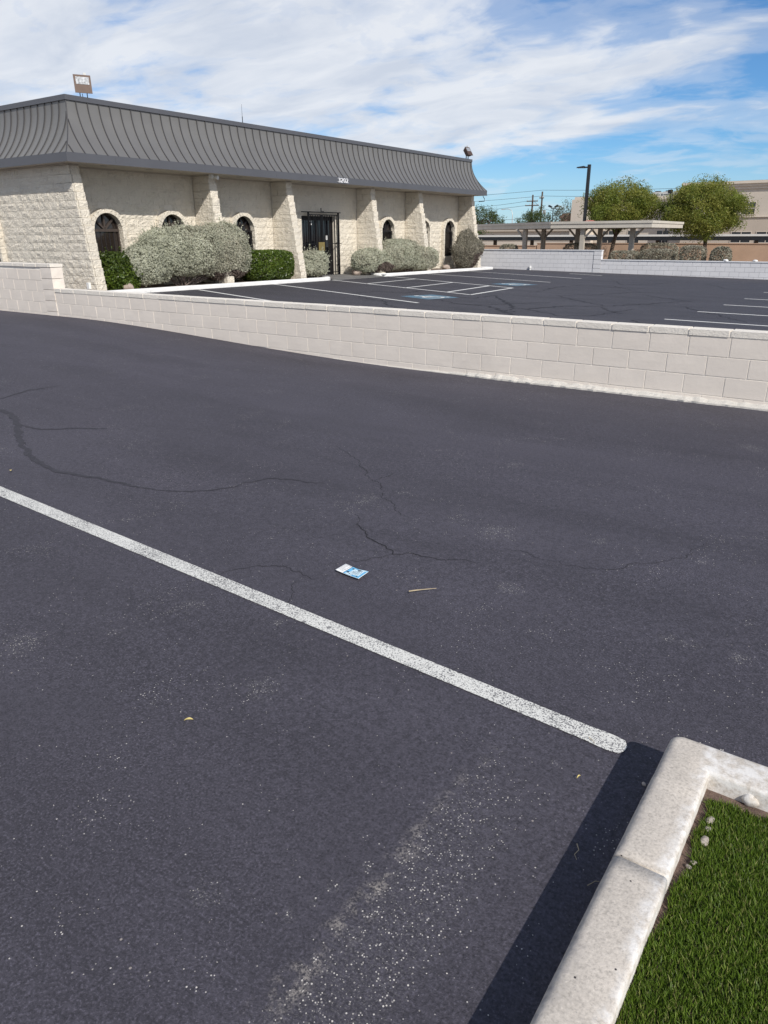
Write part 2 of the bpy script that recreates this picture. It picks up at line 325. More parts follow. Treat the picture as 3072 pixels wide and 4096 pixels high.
def glassmat(name, col, rough=.06):
    m, nt, b = newmat(name); b.inputs['Base Color'].default_value = (*col, 1); b.inputs['Roughness'].default_value = rough
    b.inputs['Specular IOR Level'].default_value = .6; p = posco(nt); bump(nt, b, noise(nt, p, 1.6, 2, .5), .06, .02)
glassmat('tinted_glass', (.020, .015, .013)); glassmat('door_glass', (.008, .008, .011)); glassmat('office_glass', (.03, .035, .04))
leafmat('leaf_sage', (.42, .43, .32), (.60, .60, .48), .25, .8, .15)
leafmat('leaf_sage_b', (.36, .36, .27), (.54, .51, .41), .25, .8, .15)
leafmat('leaf_green', (.055, .10, .012), (.14, .19, .026), .25, .35, .5)
leafmat('leaf_dark', (.040, .068, .012), (.105, .14, .026), .25, .35, .5)
leafmat('leaf_tree', (.125, .17, .027), (.28, .32, .06), .42, .5, .3)
leafmat('leaf_tree_y', (.18, .20, .036), (.36, .345, .08), .42, .5, .3)
leafmat('leaf_hedge', (.16, .15, .11), (.32, .29, .23), .15, .7, .2)
leafmat('leaf_far', (.045, .075, .025), (.11, .14, .045), .35, .6, .2)
leafmat('leaf_far_grey', (.10, .11, .065), (.19, .19, .12), .35, .6, .2)
leafmat('leaf_mauve', (.13, .10, .085), (.24, .19, .165), .15, .8, .15)
def turfmat():
    m, nt, b = newmat('turf'); g = nt.nodes.new('ShaderNodeNewGeometry'); r = g.outputs['Random Per Island']
    c = ramp(nt, r, [(0, (.055, .095, .010)), (.5, (.098, .165, .017)), (.85, (.155, .225, .034)), (1, (.28, .27, .10))])
    nt.links.new(c, b.inputs['Base Color']); b.inputs['Roughness'].default_value = .45; b.inputs['Specular IOR Level'].default_value = .35
    t = nt.nodes.new('ShaderNodeBsdfTranslucent'); nt.links.new(c, t.inputs[0]); mx = nt.nodes.new('ShaderNodeMixShader'); mx.inputs[0].default_value = .25
    o = [x for x in nt.nodes if x.type == 'OUTPUT_MATERIAL'][0]
    nt.links.new(b.outputs[0], mx.inputs[1]); nt.links.new(t.outputs[0], mx.inputs[2]); nt.links.new(mx.outputs[0], o.inputs[0])
turfmat()

# ------------------------------------------------------------------ helpers
def mesh(name, v, f, mat, smooth=False, mats=None, mi=None):
    me = bpy.data.meshes.new(name); me.from_pydata([tuple(x) for x in v], [], f)
    for mm in (mats or [mat]): me.materials.append(MATS[mm])
    if mi is not None: me.polygons.foreach_set('material_index', mi)
    if smooth: me.polygons.foreach_set('use_smooth', [True]*len(f))
    me.update(); return me
def link(name, me, parent=None, loc=(0, 0, 0), rz=0.0):
    o = bpy.data.objects.new(name, me); COL.objects.link(o); o.location = loc; o.rotation_euler = (0, 0, rz)
    if parent is not None: o.parent = parent
    return o
def tag(o, label=None, cat=None, group=None, kind=None):
    if label: o['label'] = label
    if cat: o['category'] = cat
    if group: o['group'] = group
    if kind: o['kind'] = kind
    return o
def empty(name, loc, label, cat, group=None):
    o = bpy.data.objects.new(name, None); COL.objects.link(o); o.location = loc; o.empty_display_size = .2
    return tag(o, label, cat, group)
class MB:
    def __init__(s): s.v = []; s.f = []
    def add(s, v, f):
        n = len(s.v); s.v += [tuple(x) for x in v]; s.f += [tuple(i+n for i in q) for q in f]; return s
    def box(s, x0, x1, y0, y1, z0, z1):
        return s.add([(x0, y0, z0), (x1, y0, z0), (x1, y1, z0), (x0, y1, z0), (x0, y0, z1), (x1, y0, z1), (x1, y1, z1), (x0, y1, z1)],
                     [(0, 3, 2, 1), (4, 5, 6, 7), (0, 1, 5, 4), (1, 2, 6, 5), (2, 3, 7, 6), (3, 0, 4, 7)])
    def tube(s, a, b, ra, rb=None, n=8, cap=True):
        rb = ra if rb is None else rb; a = Vector(a); b = Vector(b); d = (b-a).normalized()
        u = d.orthogonal().normalized(); w_ = d.cross(u); vs = []
        for p, r in ((a, ra), (b, rb)):
            for i in range(n):
                t = 2*math.pi*i/n; vs.append(p+u*(r*math.cos(t))+w_*(r*math.sin(t)))
        fs = [(i, (i+1) % n, n+(i+1) % n, n+i) for i in range(n)]
        if cap: fs += [tuple(range(n-1, -1, -1)), tuple(range(n, 2*n))]
        return s.add(vs, fs)
    def path(s, pts, rad, n=6):
        pts = [Vector(p) for p in pts]; vs = []; fs = []
        for k, p in enumerate(pts):
            d = (pts[min(k+1, len(pts)-1)]-pts[max(k-1, 0)]).normalized()
            if k == 0: u = d.orthogonal().normalized()
            else: u = (u-d*u.dot(d)).normalized()
            w_ = d.cross(u); r = rad[k] if isinstance(rad, (list, tuple)) else rad
            for i in range(n):
                t = 2*math.pi*i/n; vs.append(p+u*(r*math.cos(t))+w_*(r*math.sin(t)))
        for k in range(len(pts)-1):
            for i in range(n): fs.append((k*n+i, k*n+(i+1) % n, (k+1)*n+(i+1) % n, (k+1)*n+i))
        fs += [tuple(range(n-1, -1, -1)), tuple((len(pts)-1)*n+i for i in range(n))]
        return s.add(vs, fs)
    def prism(s, poly, z0, z1):          # poly: xy list, counter-clockwise
        n = len(poly); zf0 = z0 if callable(z0) else (lambda x, y: z0); zf1 = z1 if callable(z1) else (lambda x, y: z1)
        vs = [(x, y, zf0(x, y)) for x, y in poly]+[(x, y, zf1(x, y)) for x, y in poly]
        fs = [tuple(range(n-1, -1, -1)), tuple(range(n, 2*n))]+[(i, (i+1) % n, n+(i+1) % n, n+i) for i in range(n)]
        return s.add(vs, fs)
    def vprism(s, poly, y0, y1):          # poly: (x, z) list, extruded along y
        n = len(poly); vs = [(x, y0, z) for x, z in poly]+[(x, y1, z) for x, z in poly]
        return s.add(vs, [tuple(range(n)), tuple(range(2*n-1, n-1, -1))]+[(i, n+i, n+(i+1) % n, (i+1) % n) for i in range(n)])
    def build(s, name, mat, parent=None, loc=(0, 0, 0), rz=0, smooth=False):
        return link(name, mesh(name, s.v, s.f, mat, smooth), parent, loc, rz)
def wn(x, y, z=0.0): return mnoise.noise(Vector((x, y, z)))
def rough_box(lx, ly, lz, nx, ny, nz, amp, seed, chamfer=.006, keep=()):
    """box [0,lx]x[0,ly]x[0,lz] with gridded, uneven faces"""
    idx = {}; vs = []; fs = []
    def vid(i, j, k):
        key = (i, j, k)
        if key in idx: return idx[key]
        x, y, z = lx*i/nx, ly*j/ny, lz*k/nz
        ext = (i in (0, nx))+(j in (0, ny))+(k in (0, nz))
        h = [(wn(x*7+seed*3.1+q*11, y*7+q*5, z*7+seed)) for q in range(3)]
        a = amp if ext == 1 else amp*.35
        if i in (0, nx): x += (a*h[0]*1.4)*(1 if i else -1) if ('x0' if i == 0 else 'x1') not in keep else 0
        if j in (0, ny): y += (a*h[1]*1.4)*(1 if j else -1) if ('y0' if j == 0 else 'y1') not in keep else 0
        if ext >= 2:
            if i in (0, nx): x += -chamfer if i else chamfer
            if j in (0, ny): y += -chamfer if j else chamfer
        if 0 < i < nx: x += amp*.5*h[2]
        idx[key] = len(vs); vs.append((x, y, z)); return idx[key]
    for i in range(nx):
        for j in range(ny):
            fs.append((vid(i, j, 0), vid(i, j+1, 0), vid(i+1, j+1, 0), vid(i+1, j, 0)))
            fs.append((vid(i, j, nz), vid(i+1, j, nz), vid(i+1, j+1, nz), vid(i, j+1, nz)))
    for i in range(nx):
        for k in range(nz):
            fs.append((vid(i, 0, k), vid(i+1, 0, k), vid(i+1, 0, k+1), vid(i, 0, k+1)))
            fs.append((vid(i, ny, k), vid(i, ny, k+1), vid(i+1, ny, k+1), vid(i+1, ny, k)))
    for j in range(ny):
        for k in range(nz):
            fs.append((vid(0, j, k), vid(0, j, k+1), vid(0, j+1, k+1), vid(0, j+1, k)))
            fs.append((vid(nx, j, k), vid(nx, j+1, k), vid(nx, j+1, k+1), vid(nx, j, k+1)))
    return vs, fs
def face_block(L, H, D, nx, nz, amp, seed, ch=.004):
    """block with its show face on local -y: x 0..L, z 0..H, y 0..D, uneven face"""
    vs = []; fs = []
    for k in range(nz+1):
        for i in range(nx+1):
            x = L*i/nx; z = H*k/nz; e = (i in (0, nx)) or (k in (0, nz))
            y = (ch if e else -amp*.2)+amp*wn(x*9+seed*2.7, z*9+seed*1.3, seed)*(.4 if e else 1.3)
            if 0 < i < nx: x += L/nx*.25*wn(seed+i, k*1.7, 3)
            vs.append((x, y, z))
    n = nx+1
    for k in range(nz):
        for i in range(nx): fs.append((k*n+i, k*n+i+1, (k+1)*n+i+1, (k+1)*n+i))
    b = len(vs); vs += [(0, D, 0), (L, D, 0), (L, D, H), (0, D, H)]
    fs.append(tuple(range(0, n))[::-1]+(b, b+1)); fs.append(tuple(nz*n+i for i in range(n))+(b+2, b+3))
    fs.append(tuple(k*n for k in range(nz+1))+(b+3, b)); fs.append(tuple(k*n+nx for k in range(nz, -1, -1))+(b+1, b+2))
    return vs, fs
BLK = {}
def block_mesh(kind, L, H, D, nx, nz, amp, mat, variants=7):
    key = (kind, round(L, 3), round(H, 3), random.randrange(variants))
    if key not in BLK:
        v, f = face_block(L, H, D, nx, nz, amp, len(BLK)*1.37+1, .0012 if mat == 'low_block' else .004)
        BLK[key] = mesh(kind, v, f, mat)
    return BLK[key]

def lotz(x, y): return .20-.0085*(y-14)-.015*(x+17)
def sst(t): t = max(0, min(1, t)); return t*t*(3-2*t)
def fgz(x, y): return .25*sst((-x-5)/8)-.04*max(0, min(1, (y-1)/7))

# ------------------------------------------------------------------ ground
tag(MB().add([(-2500, -1500, -.62), (2500, -1500, -.62), (2500, 3500, -.62), (-2500, 3500, -.62)], [(0, 1, 2, 3)]).build('ground', 'gravel_ground'), kind='structure')
def grid(x0, x1, y0, y1, st, zf):
    nx = max(1, int((x1-x0)/st)); ny = max(1, int((y1-y0)/st)); m = MB()
    vs = [(x0+(x1-x0)*i/nx, y0+(y1-y0)*j/ny) for j in range(ny+1) for i in range(nx+1)]
    m.v = [(x, y, zf(x, y)) for x, y in vs]
    m.f = [(j*(nx+1)+i, j*(nx+1)+i+1, (j+1)*(nx+1)+i+1, (j+1)*(nx+1)+i) for j in range(ny) for i in range(nx)]
    return m
drive = tag(grid(-32, 9, -7, 8.26, .35, fgz).build('asphalt_drive', 'asphalt_near', smooth=True), kind='structure')
lot = tag(grid(-34, 12, 8.27, 34.55, 1.0, lotz).build('asphalt_lot', 'asphalt_far'), kind='structure')

def ribbon(pts, width, zf, dz, jit=0.0, taper=False, sub=.06, seed=0):
    """flat strip along a polyline lying on a ground function"""
    P = [Vector((x, y)) for x, y in pts]; Q = []
    for a, b in zip(P[:-1], P[1:]):
        n = max(1, int((b-a).length/sub))
        for i in range(n): Q.append(a.lerp(b, i/n))
    Q.append(P[-1]); m = MB(); L = len(Q)
    for i, q in enumerate(Q):
        d = (Q[min(i+1, L-1)]-Q[max(i-1, 0)]).normalized(); nn = Vector((-d.y, d.x))
        wv = width(i/(L-1)) if callable(width) else width
        if taper: wv *= .25+.75*math.sin(math.pi*min(1, max(0, .08+.84*i/(L-1))))
        off = jit*(wn(q.x*6+seed, q.y*6, seed)*1.6+wn(q.x*22+seed, q.y*22, seed)*.8+wn(q.x*60, q.y*60+seed, seed)*.4)
        wv *= 1+.6*jit/max(wv, 1e-4)*0+.5*wn(q.x*14+seed, q.y*14, 5)*(1 if taper else .06)
        for s in (-1, 1):
            c = q+nn*(s*wv/2+off); m.v.append((c.x, c.y, zf(c.x, c.y)+dz))
    m.f = [(2*i, 2*i+2, 2*i+3, 2*i+1) for i in range(L-1)]
    m.f = [tuple(reversed(f)) for f in m.f]
    return m
# the long white stall line: narrow blob at its end, ragged edge
def stall_line():
    m = MB(); n = 420
    for i in range(n+1):
        t = i/n; x = -6.6+(6.6-.475)*t
        yc = 2.395-.054+(-.135)*((x+5.0)/4.2) if x < -.8 else 2.206-.0705*1.0+(-.03)*(x+.8)-.001
        yc = 2.341+(2.133-2.341)*((x+5.0)/4.25)
        wd = .104+(.084-.104)*((x+5)/4.3)
        e = x+.475
        if e > -.14: wd *= (1+.10*math.sin(math.pi*(e+.14)/.14)) if e < -.03 else max(.02, 1-((e+.03)/.031)**4)**.5*(.97+.05*math.sin(e*400))
        for s in (-1, 1):
            y = yc+s*wd/2+.0022*wn(x*60, s*9, 1)+.0015*wn(x*190, s*3, 4); m.v.append((x, y, fgz(x, y)+.004))
    m.f = [(2*i, 2*i+2, 2*i+3, 2*i+1) for i in range(n)]
    m.f = [tuple(reversed(f)) for f in m.f]
    return m
sl_ = stall_line().build('painted_line', 'line_near', drive)
sl_['label'] = 'worn white stall line with a rounded end by the kerb'
# cracks and sealer bands in the drive
DC = [([(-9.5, 4.1), (-7.19, 3.58), (-6.98, 3.59), (-6.54, 3.41), (-6.25, 3.23), (-5.81, 3.03), (-5.42, 2.9), (-5.02, 2.82), (-4.63, 2.9), (-4.17, 2.95)], .055, 'sealant'),
      ([(-4.17, 2.95), (-3.8, 3.08), (-3.64, 3.37), (-3.56, 3.63), (-3.15, 3.76)], .016, 'sealant'),
      ([(-6.54, 3.41), (-6.23, 3.45), (-6.04, 3.66), (-5.79, 3.83)], .035, 'sealant'),
      ([(-7.64, 3.82), (-7.8, 4.25), (-7.78, 4.59)], .03, 'sealant'),
      ([(-3.72, 4.63), (-3.33, 4.36), (-2.87, 3.99), (-2.62, 3.75), (-2.39, 3.59), (-2.27, 3.53)], .0042, 'crack_dark'),
      ([(-2.6, 3.39), (-2.52, 3.33), (-2.45, 3.24), (-2.37, 3.2), (-2.24, 3.1), (-2.14, 3.08), (-2.05, 3.01), (-1.97, 3.09), (-1.77, 3.11), (-1.6, 3.2)], .007, 'crack_dark'),
      ([(-2.87, 3.99), (-2.9, 4.25)], .0042, 'crack_dark'),
      ([(-2.05, 3.01), (-2.12, 2.86), (-2.2, 2.78)], .0042, 'crack_dark'),
      ([(-2.67, 2.25), (-2.58, 2.44), (-2.43, 2.56), (-2.2, 2.55)], .0042, 'crack_dark'),
      ([(-1.75, 3.35), (-1.5, 3.45), (-1.2, 3.4), (-.95, 3.55), (-.7, 3.9), (-.66, 4.2)], .0034, 'crack_dark'),
      ([(-2.28, 2.45), (-2.15, 2.25), (-2.02, 2.2)], .0034, 'crack_dark')]
for k, (pts, wd, mt) in enumerate(DC):
    ribbon(pts, wd, fgz, .0025, .028 if wd < .02 else .016, True, .012, k*7.7).build('crack', mt, drive)
# lot markings
def strip(a, b, wd=.10, par=lot, name='painted_line'):
    return ribbon([a, b], wd, lotz, .004, .004, False, .5, a[0]).build(name, 'line_far', par)
LL = [((-16.8, 14.7), (-11.4, 13.0)), ((-16.95, 18.0), (-9.8, 15.5)), ((-17.0, 21.1), (-10.08, 18.7)), ((-17.0, 24.6), (-10.41, 22.12)),
      ((-17.0, 27.5), (-10.7, 25.86)), ((-17.0, 30.95), (-10.72, 29.05)), ((-12.6, 32.6), (-10.9, 32.0)),
      ((-17.0, 21.1), (-17.0, 24.6)), ((-14.93, 20.35), (-15.24, 23.85)), ((-12.91, 19.6), (-13.19, 23.1)), ((-11.05, 19.0), (-11.43, 22.45)), ((-10.08, 18.7), (-10.41, 22.12)),
      ((-4.0, 15.85), (1.2, 16.15)), ((-3.85, 18.05), (1.2, 18.3)), ((-3.75, 20.4), (1.2, 20.6)), ((-3.7, 22.93), (1.2, 23.05)), ((-3.7, 26.15), (1.2, 26.3))]
for a, b in LL: strip(a, b)
LC = [[(-10.2, 17.75), (-9.45, 17.78), (-9.45, 18.91), (-7.41, 15.95), (-7.11, 15.92), (-6.71, 17.23), (-5.92, 17.96), (-5.42, 19.1), (-4.69, 20.9)],
      [(-7.41, 15.95), (-7.22, 14.95), (-8.11, 15.95), (-9.17, 15.97)], [(-7.18, 15.27), (-6.8, 14.27), (-6.75, 14.07)],
      [(-7.11, 15.92), (-5.99, 15.0), (-5.35, 15.56), (-5.22, 17.64)], [(-9.09, 20.7), (-9.53, 23.68), (-9.27, 25.27), (-8.3, 25.58), (-7.04, 23.78)],
      [(-8.11, 20.2), (-6.74, 18.61), (-5.92, 17.96)], [(-8.11, 20.2), (-7.32, 21.43), (-6.83, 23.11), (-5.91, 23.29)],
      [(-9.43, 29.0), (-8.22, 26.35), (-7.56, 27.76), (-7.18, 29.7)], [(-6.38, 22.35), (-5.21, 21.21), (-4.69, 20.9)], [(-5.9, 17.64), (-5.27, 16.43), (-5.04, 16.37)],
      [(-4.53, 19.24), (-3.02, 17.13), (-2.55, 16.37)], [(-4.48, 15.36), (-4.15, 14.76)], [(-12.69, 16.52), (-11.76, 15.88), (-10.8, 15.3), (-9.37, 13.91), (-9.1, 13.97)],
      [(-12.8, 16.66), (-12.78, 17.79), (-11.74, 17.87), (-11.96, 19.14)], [(-10.56, 17.02), (-9.17, 16.14), (-8.67, 15.86), (-8.17, 16.4), (-7.41, 18.0)],
      [(-9.1, 24.5), (-7.6, 25.0), (-5.6, 26.5)], [(-6.2, 29.5), (-4.9, 27.0), (-3.9, 27.3)]]
for k, pts in enumerate(LC): ribbon(pts, .085 if k < 3 else .05, lotz, .0025, .10, True, .15, k*3.3).build('crack', 'sealant_lot', lot)
# wheelchair symbol on blue square
def wheelchair(c, up, right, size=1.15):
    up = Vector(up).normalized(); right = Vector(right).normalized(); c = Vector(c)
    def P(u, v, dz): q = c+right*(u*size)+up*(v*size); return (q.x, q.y, lotz(q.x, q.y)+dz)
    m = MB(); m.add([P(-.5, -.5, .003), P(.5, -.5, .003), P(.5, .5, .003), P(-.5, .5, .003)], [(0, 1, 2, 3)])
    sq = m.build('accessible_symbol', 'blue_paint', lot)
    if sq.data.polygons[0].normal.z < 0: sq.data.flip_normals()
    g = MB()
    def stroke(pts, wd):
        for a, b in zip(pts[:-1], pts[1:]):
            a = Vector(a); b = Vector(b); d = (b-a).normalized(); n = Vector((-d.y, d.x))*wd/2; a = a-d*wd*.2; b = b+d*wd*.2
            g.add([P(*(a-n), .006), P(*(b-n), .006), P(*(b+n), .006), P(*(a+n), .006)], [(0, 1, 2, 3)])
    stroke([(-.02+.23*math.cos(t), -.14+.23*math.sin(t)) for t in [R(x) for x in range(110, 375, 20)]], .075)
    stroke([(-.08, .25), (-.04, -.02), (.16, -.02), (.26, -.28), (.36, -.26)], .085); stroke([(-.06, .12), (.15, .12)], .07)
    g.add([P(-.09+.07*math.cos(R(a)), .37+.07*math.sin(R(a)), .006) for a in range(0, 360, 30)], [tuple(range(12))])
    f = g.build('wheelchair_figure', 'line_far', sq)
    for pl in f.data.polygons:
        if pl.normal.z < 0: pl.flip()
wheelchair((-10.54, 17.25), (-.95, .30), (.30, .95)); wheelchair((-11.16, 23.85), (-.95, .30), (.30, .95))
# wear and patching marks
plain('dust', (.20, .19, .185), .95, 0, .3, 12, 0, 0)

# near kerb: rounded L, two lengths and the return
KX0, KX1, KY = -.345, -.193, 2.115
def kerb_profile(w_, h, n=5):
    p = [(0.0, -.05), (0.004, .02), (.010, h-.030)]
    for i in range(n+1):
        a = math.pi-(math.pi/2)*i/n; p.append((.038+.026*math.cos(a)+0.0, h-.026+.026*math.sin(a)))
    for i in range(4):
        a = math.pi/2-(math.pi/2)*i/3; p.append((w_-.012+.012*math.cos(a), h-.012+.012*math.sin(a)))
    p.append((w_, -.05)); return p
kerb = tag(bpy.data.objects.new('kerb', None), kind='structure'); COL.objects.link(kerb)
prof = kerb_profile(.152, .148)
def kerb_run(stations):
    """stations: list of (origin xy, outward-to-inward dir, scale)"""
    m = MB(); n = len(prof)
    for k, (o, d, s) in enumerate(stations):
        for (a, b) in prof:
            x = o[0]+d[0]*a*s; y = o[1]+d[1]*a*s
            j = .0022*wn(x*22, y*22, b*30) if .02 < a < .14 else .0014*wn(x*40, y*40, b*30)
            m.v.append((x+d[0]*j, y+d[1]*j, b+fgz(x, y)*.0+j))
    for k in range(len(stations)-1):
        for i in range(n-1): m.f.append((k*n+i, k*n+i+1, (k+1)*n+i+1, (k+1)*n+i))
    m.f.append(tuple(range(n))[::-1]); m.f.append(tuple((len(stations)-1)*n+i for i in range(n)))
    return m
def seg(y0, y1, n): return [((KX0, y0+(y1-y0)*i/n), (1, 0), 1) for i in range(n+1)]
kerb_run(seg(-3.0, 1.503, 90)).build('kerb_segment', 'kerb_concrete', kerb, smooth=True)
W_ = KX1-KX0; piv = (KX0+W_, KY-W_)
st = seg(1.511, KY-W_, 14); rc = .035
outer = [(KX0, KY-W_+(W_-rc)*i/5) for i in range(1, 6)]+[(KX0+rc-rc*math.cos(R(a)), KY-rc+rc*math.sin(R(a))) for a in range(10, 91, 10)]+[(KX0+rc+(W_-rc)*i/5, KY) for i in range(1, 5)]
for o_ in outer:
    d_ = Vector((piv[0]-o_[0], piv[1]-o_[1])); st.append((o_, tuple(d_.normalized()), d_.length/W_))
st += [((KX0+W_+2.7*i/60, KY), (0, -1), 1) for i in range(0, 61)]
kerb_run(st).build('kerb_segment', 'kerb_concrete', kerb, smooth=True)

# turf bed
bed = MB().add([(KX1-.02, -3, .086), (2.6, -3, .086), (2.6, KY-.14, .086), (KX1-.02, KY-.14, .086)], [(0, 1, 2, 3)])
tag(bed.build('soil_bed', 'soil'), kind='structure')
def turf():
    n = 150000; x = rng.uniform(KX1+.002, .62, n); y = rng.uniform(.55, KY-.165, n)
    edge = KX1+.006+.010*np.sin(y*9)+.008*np.sin(y*31+1)+np.clip((y-1.5)*.05, 0, .018)
    top = KY-.175+.012*np.sin(x*14)+.01*np.sin(x*40)+np.clip(x, -.2, .3)*.10
    k = (x > edge) & (y < top); x = x[k]; y = y[k]; n = len(x)
    h = rng.uniform(.010, .026, n); a = rng.uniform(0, 2*np.pi, n); lean = rng.normal(.006, .006, n)
    la = rng.normal(2.4, 1.3, n); wd = rng.uniform(.0009, .0016, n)
    ux, uy = np.cos(a)*wd, np.sin(a)*wd; lx, ly = np.cos(la)*lean, np.sin(la)*lean
    z0 = np.full(n, .085)
    V = np.stack([np.stack([x-ux, y-uy, z0], 1), np.stack([x+ux, y+uy, z0], 1),
                  np.stack([x+ux*.8+lx*.35, y+uy*.8+ly*.35, z0+h*.6], 1), np.stack([x-ux*.8+lx*.35, y-uy*.8+ly*.35, z0+h*.6], 1),
                  np.stack([x+lx, y+ly, z0+h], 1)], 1).reshape(-1, 3)
    me = bpy.data.meshes.new('artificial_turf'); i = np.arange(n)*5
    F = []
    me.vertices.add(len(V)); me.vertices.foreach_set('co', V.ravel())
    lq = np.stack([i, i+1, i+2, i+3], 1); lt = np.stack([i+3, i+2, i+4], 1)
    loops = np.concatenate([lq.ravel(), lt.ravel()]); me.loops.add(len(loops)); me.loops.foreach_set('vertex_index', loops)
    me.polygons.add(2*n); me.polygons.foreach_set('loop_start', np.concatenate([np.arange(n)*4, 4*n+np.arange(n)*3]))
    me.polygons.foreach_set('loop_total', np.concatenate([np.full(n, 4), np.full(n, 3)]))
    me.update(calc_edges=True); me.materials.append(MATS['turf']); return me
tag(link('artificial_turf', turf()), 'dense green artificial turf behind the concrete kerb', 'grass', kind='stuff')

# ------------------------------------------------------------------ small things on the drive
def pebble(loc, s, label, mat='pebble', name='pebble', cat='pebble', group=None, sq=.7, seed=0):
    bm = bmesh.new(); bmesh.ops.create_icosphere(bm, subdivisions=3, radius=1)
    for v in bm.verts:
        n = 1+.22*wn(v.co.x*1.3+seed, v.co.y*1.3, v.co.z*1.3+seed)+.07*wn(v.co.x*4+seed, v.co.y*4, v.co.z*4)
        v.co = Vector((v.co.x*n*s[0], v.co.y*n*s[1], v.co.z*n*s[2]))
    me = bpy.data.meshes.new(name); bm.to_mesh(me); bm.free(); me.materials.append(MATS[mat])
    me.polygons.foreach_set('use_smooth', [True]*len(me.polygons))
    return tag(link(name, me, None, loc, seed), label, cat, group)
PB = [((-.150, 1.735, .098), (.011, .017, .009), 'large pale pebble at the turf edge, inside the kerb', 'pebble'),
      ((-.152, 1.79, .094), (.010, .009, .006), 'greyish pebble beside the inner corner of the kerb', 'pebble'),
      ((-.158, 1.645, .094), (.009, .007, .006), 'small grey pebble half hidden in the turf edge', 'pebble'),
      ((-.165, 1.625, .093), (.009, .006, .005), 'flat pebble at the turf edge, nearest to the kerb joint', 'pebble'),
      ((-.155, 1.825, .096), (.018, .010, .007), 'flat tan pebble against the kerb return', 'pebble'),
      ((-.075, 1.962, .104), (.024, .014, .020), 'chunk of pale concrete stuck in the inner kerb corner', 'kerb_concrete')]
for i, (l, s, lab, mt) in enumerate(PB): pebble(l, s, lab, mt, seed=i*1.9)
pebble((-.372, 1.975, .004), (.008, .006, .005), 'tiny white stone on the asphalt in the kerb shadow', 'pebble', seed=5.5)
# twigs and leaves
def twig(pts, r, name, label, cat, mat='twig'):
    m = MB(); m.path(pts, [r*(1-.6*i/(len(pts)-1)) for i in range(len(pts))], 5)
    tag(m.build(name, mat), label, cat)
twig([(-1.72, 2.665, .006), (-1.695, 2.69, .008), (-1.665, 2.725, .007), (-1.625, 2.77, .005)], .0034, 'dry_twig', 'pale dry twig lying beside the blue leaflet', 'twig')
twig([(-.46, 1.62, .004), (-.447, 1.60, .006), (-.452, 1.58, .004), (-.44, 1.565, .004)], .0018, 'straw', 'thin curled dry stem near the kerb shadow edge', 'twig')
twig([(-.385, 1.50, .003), (-.372, 1.525, .004), (-.362, 1.53, .004)], .0016, 'straw', 'short dry stem inside the kerb shadow by the joint', 'twig')
twig([(-.345, 2.155, .004), (-.318, 2.13, .012), (-.300, 2.122, .02)], .003, 'straw', 'straw coloured stem leaning on the outer kerb corner', 'twig')
twig([(-.315, 2.185, .003), (-.285, 2.178, .005)], .002, 'straw', 'bit of straw just beyond the kerb corner', 'twig')
twig([(-.60, 2.10, .003), (-.583, 2.09, .004), (-.57, 2.078, .003)], .0016, 'straw', 'short straw just above the end of the white line', 'twig')
def leaf(loc, L, wd, rz, label):
    m = MB(); n = 8
    for i in range(n+1):
        t = i/n; ww = wd*math.sin(math.pi*t)**.8; z = .004+.012*t*(1-t)*2+.004*t
        for s in (-1, 0, 1): m.v.append((L*(t-.5), s*ww, z+(0 if s else -.003)))
    for i in range(n):
        for k in range(2): m.f.append((3*i+k, 3*i+3+k, 3*i+4+k, 3*i+1+k))
    o = m.build('dry_leaf', 'dry_leaf', None, loc, rz, True); tag(o, label, 'leaf')
leaf((-1.83, 1.365, .0), .035, .006, .6, 'yellow dry leaf lying alone on the asphalt')
leaf((-5.27, 2.62, .0), .05, .008, -.5, 'pale curled leaf near the broad sealed crack')
leaf((-.555, 1.885, .0), .018, .003, 1.2, 'tiny yellow leaf sliver below the end of the white line')
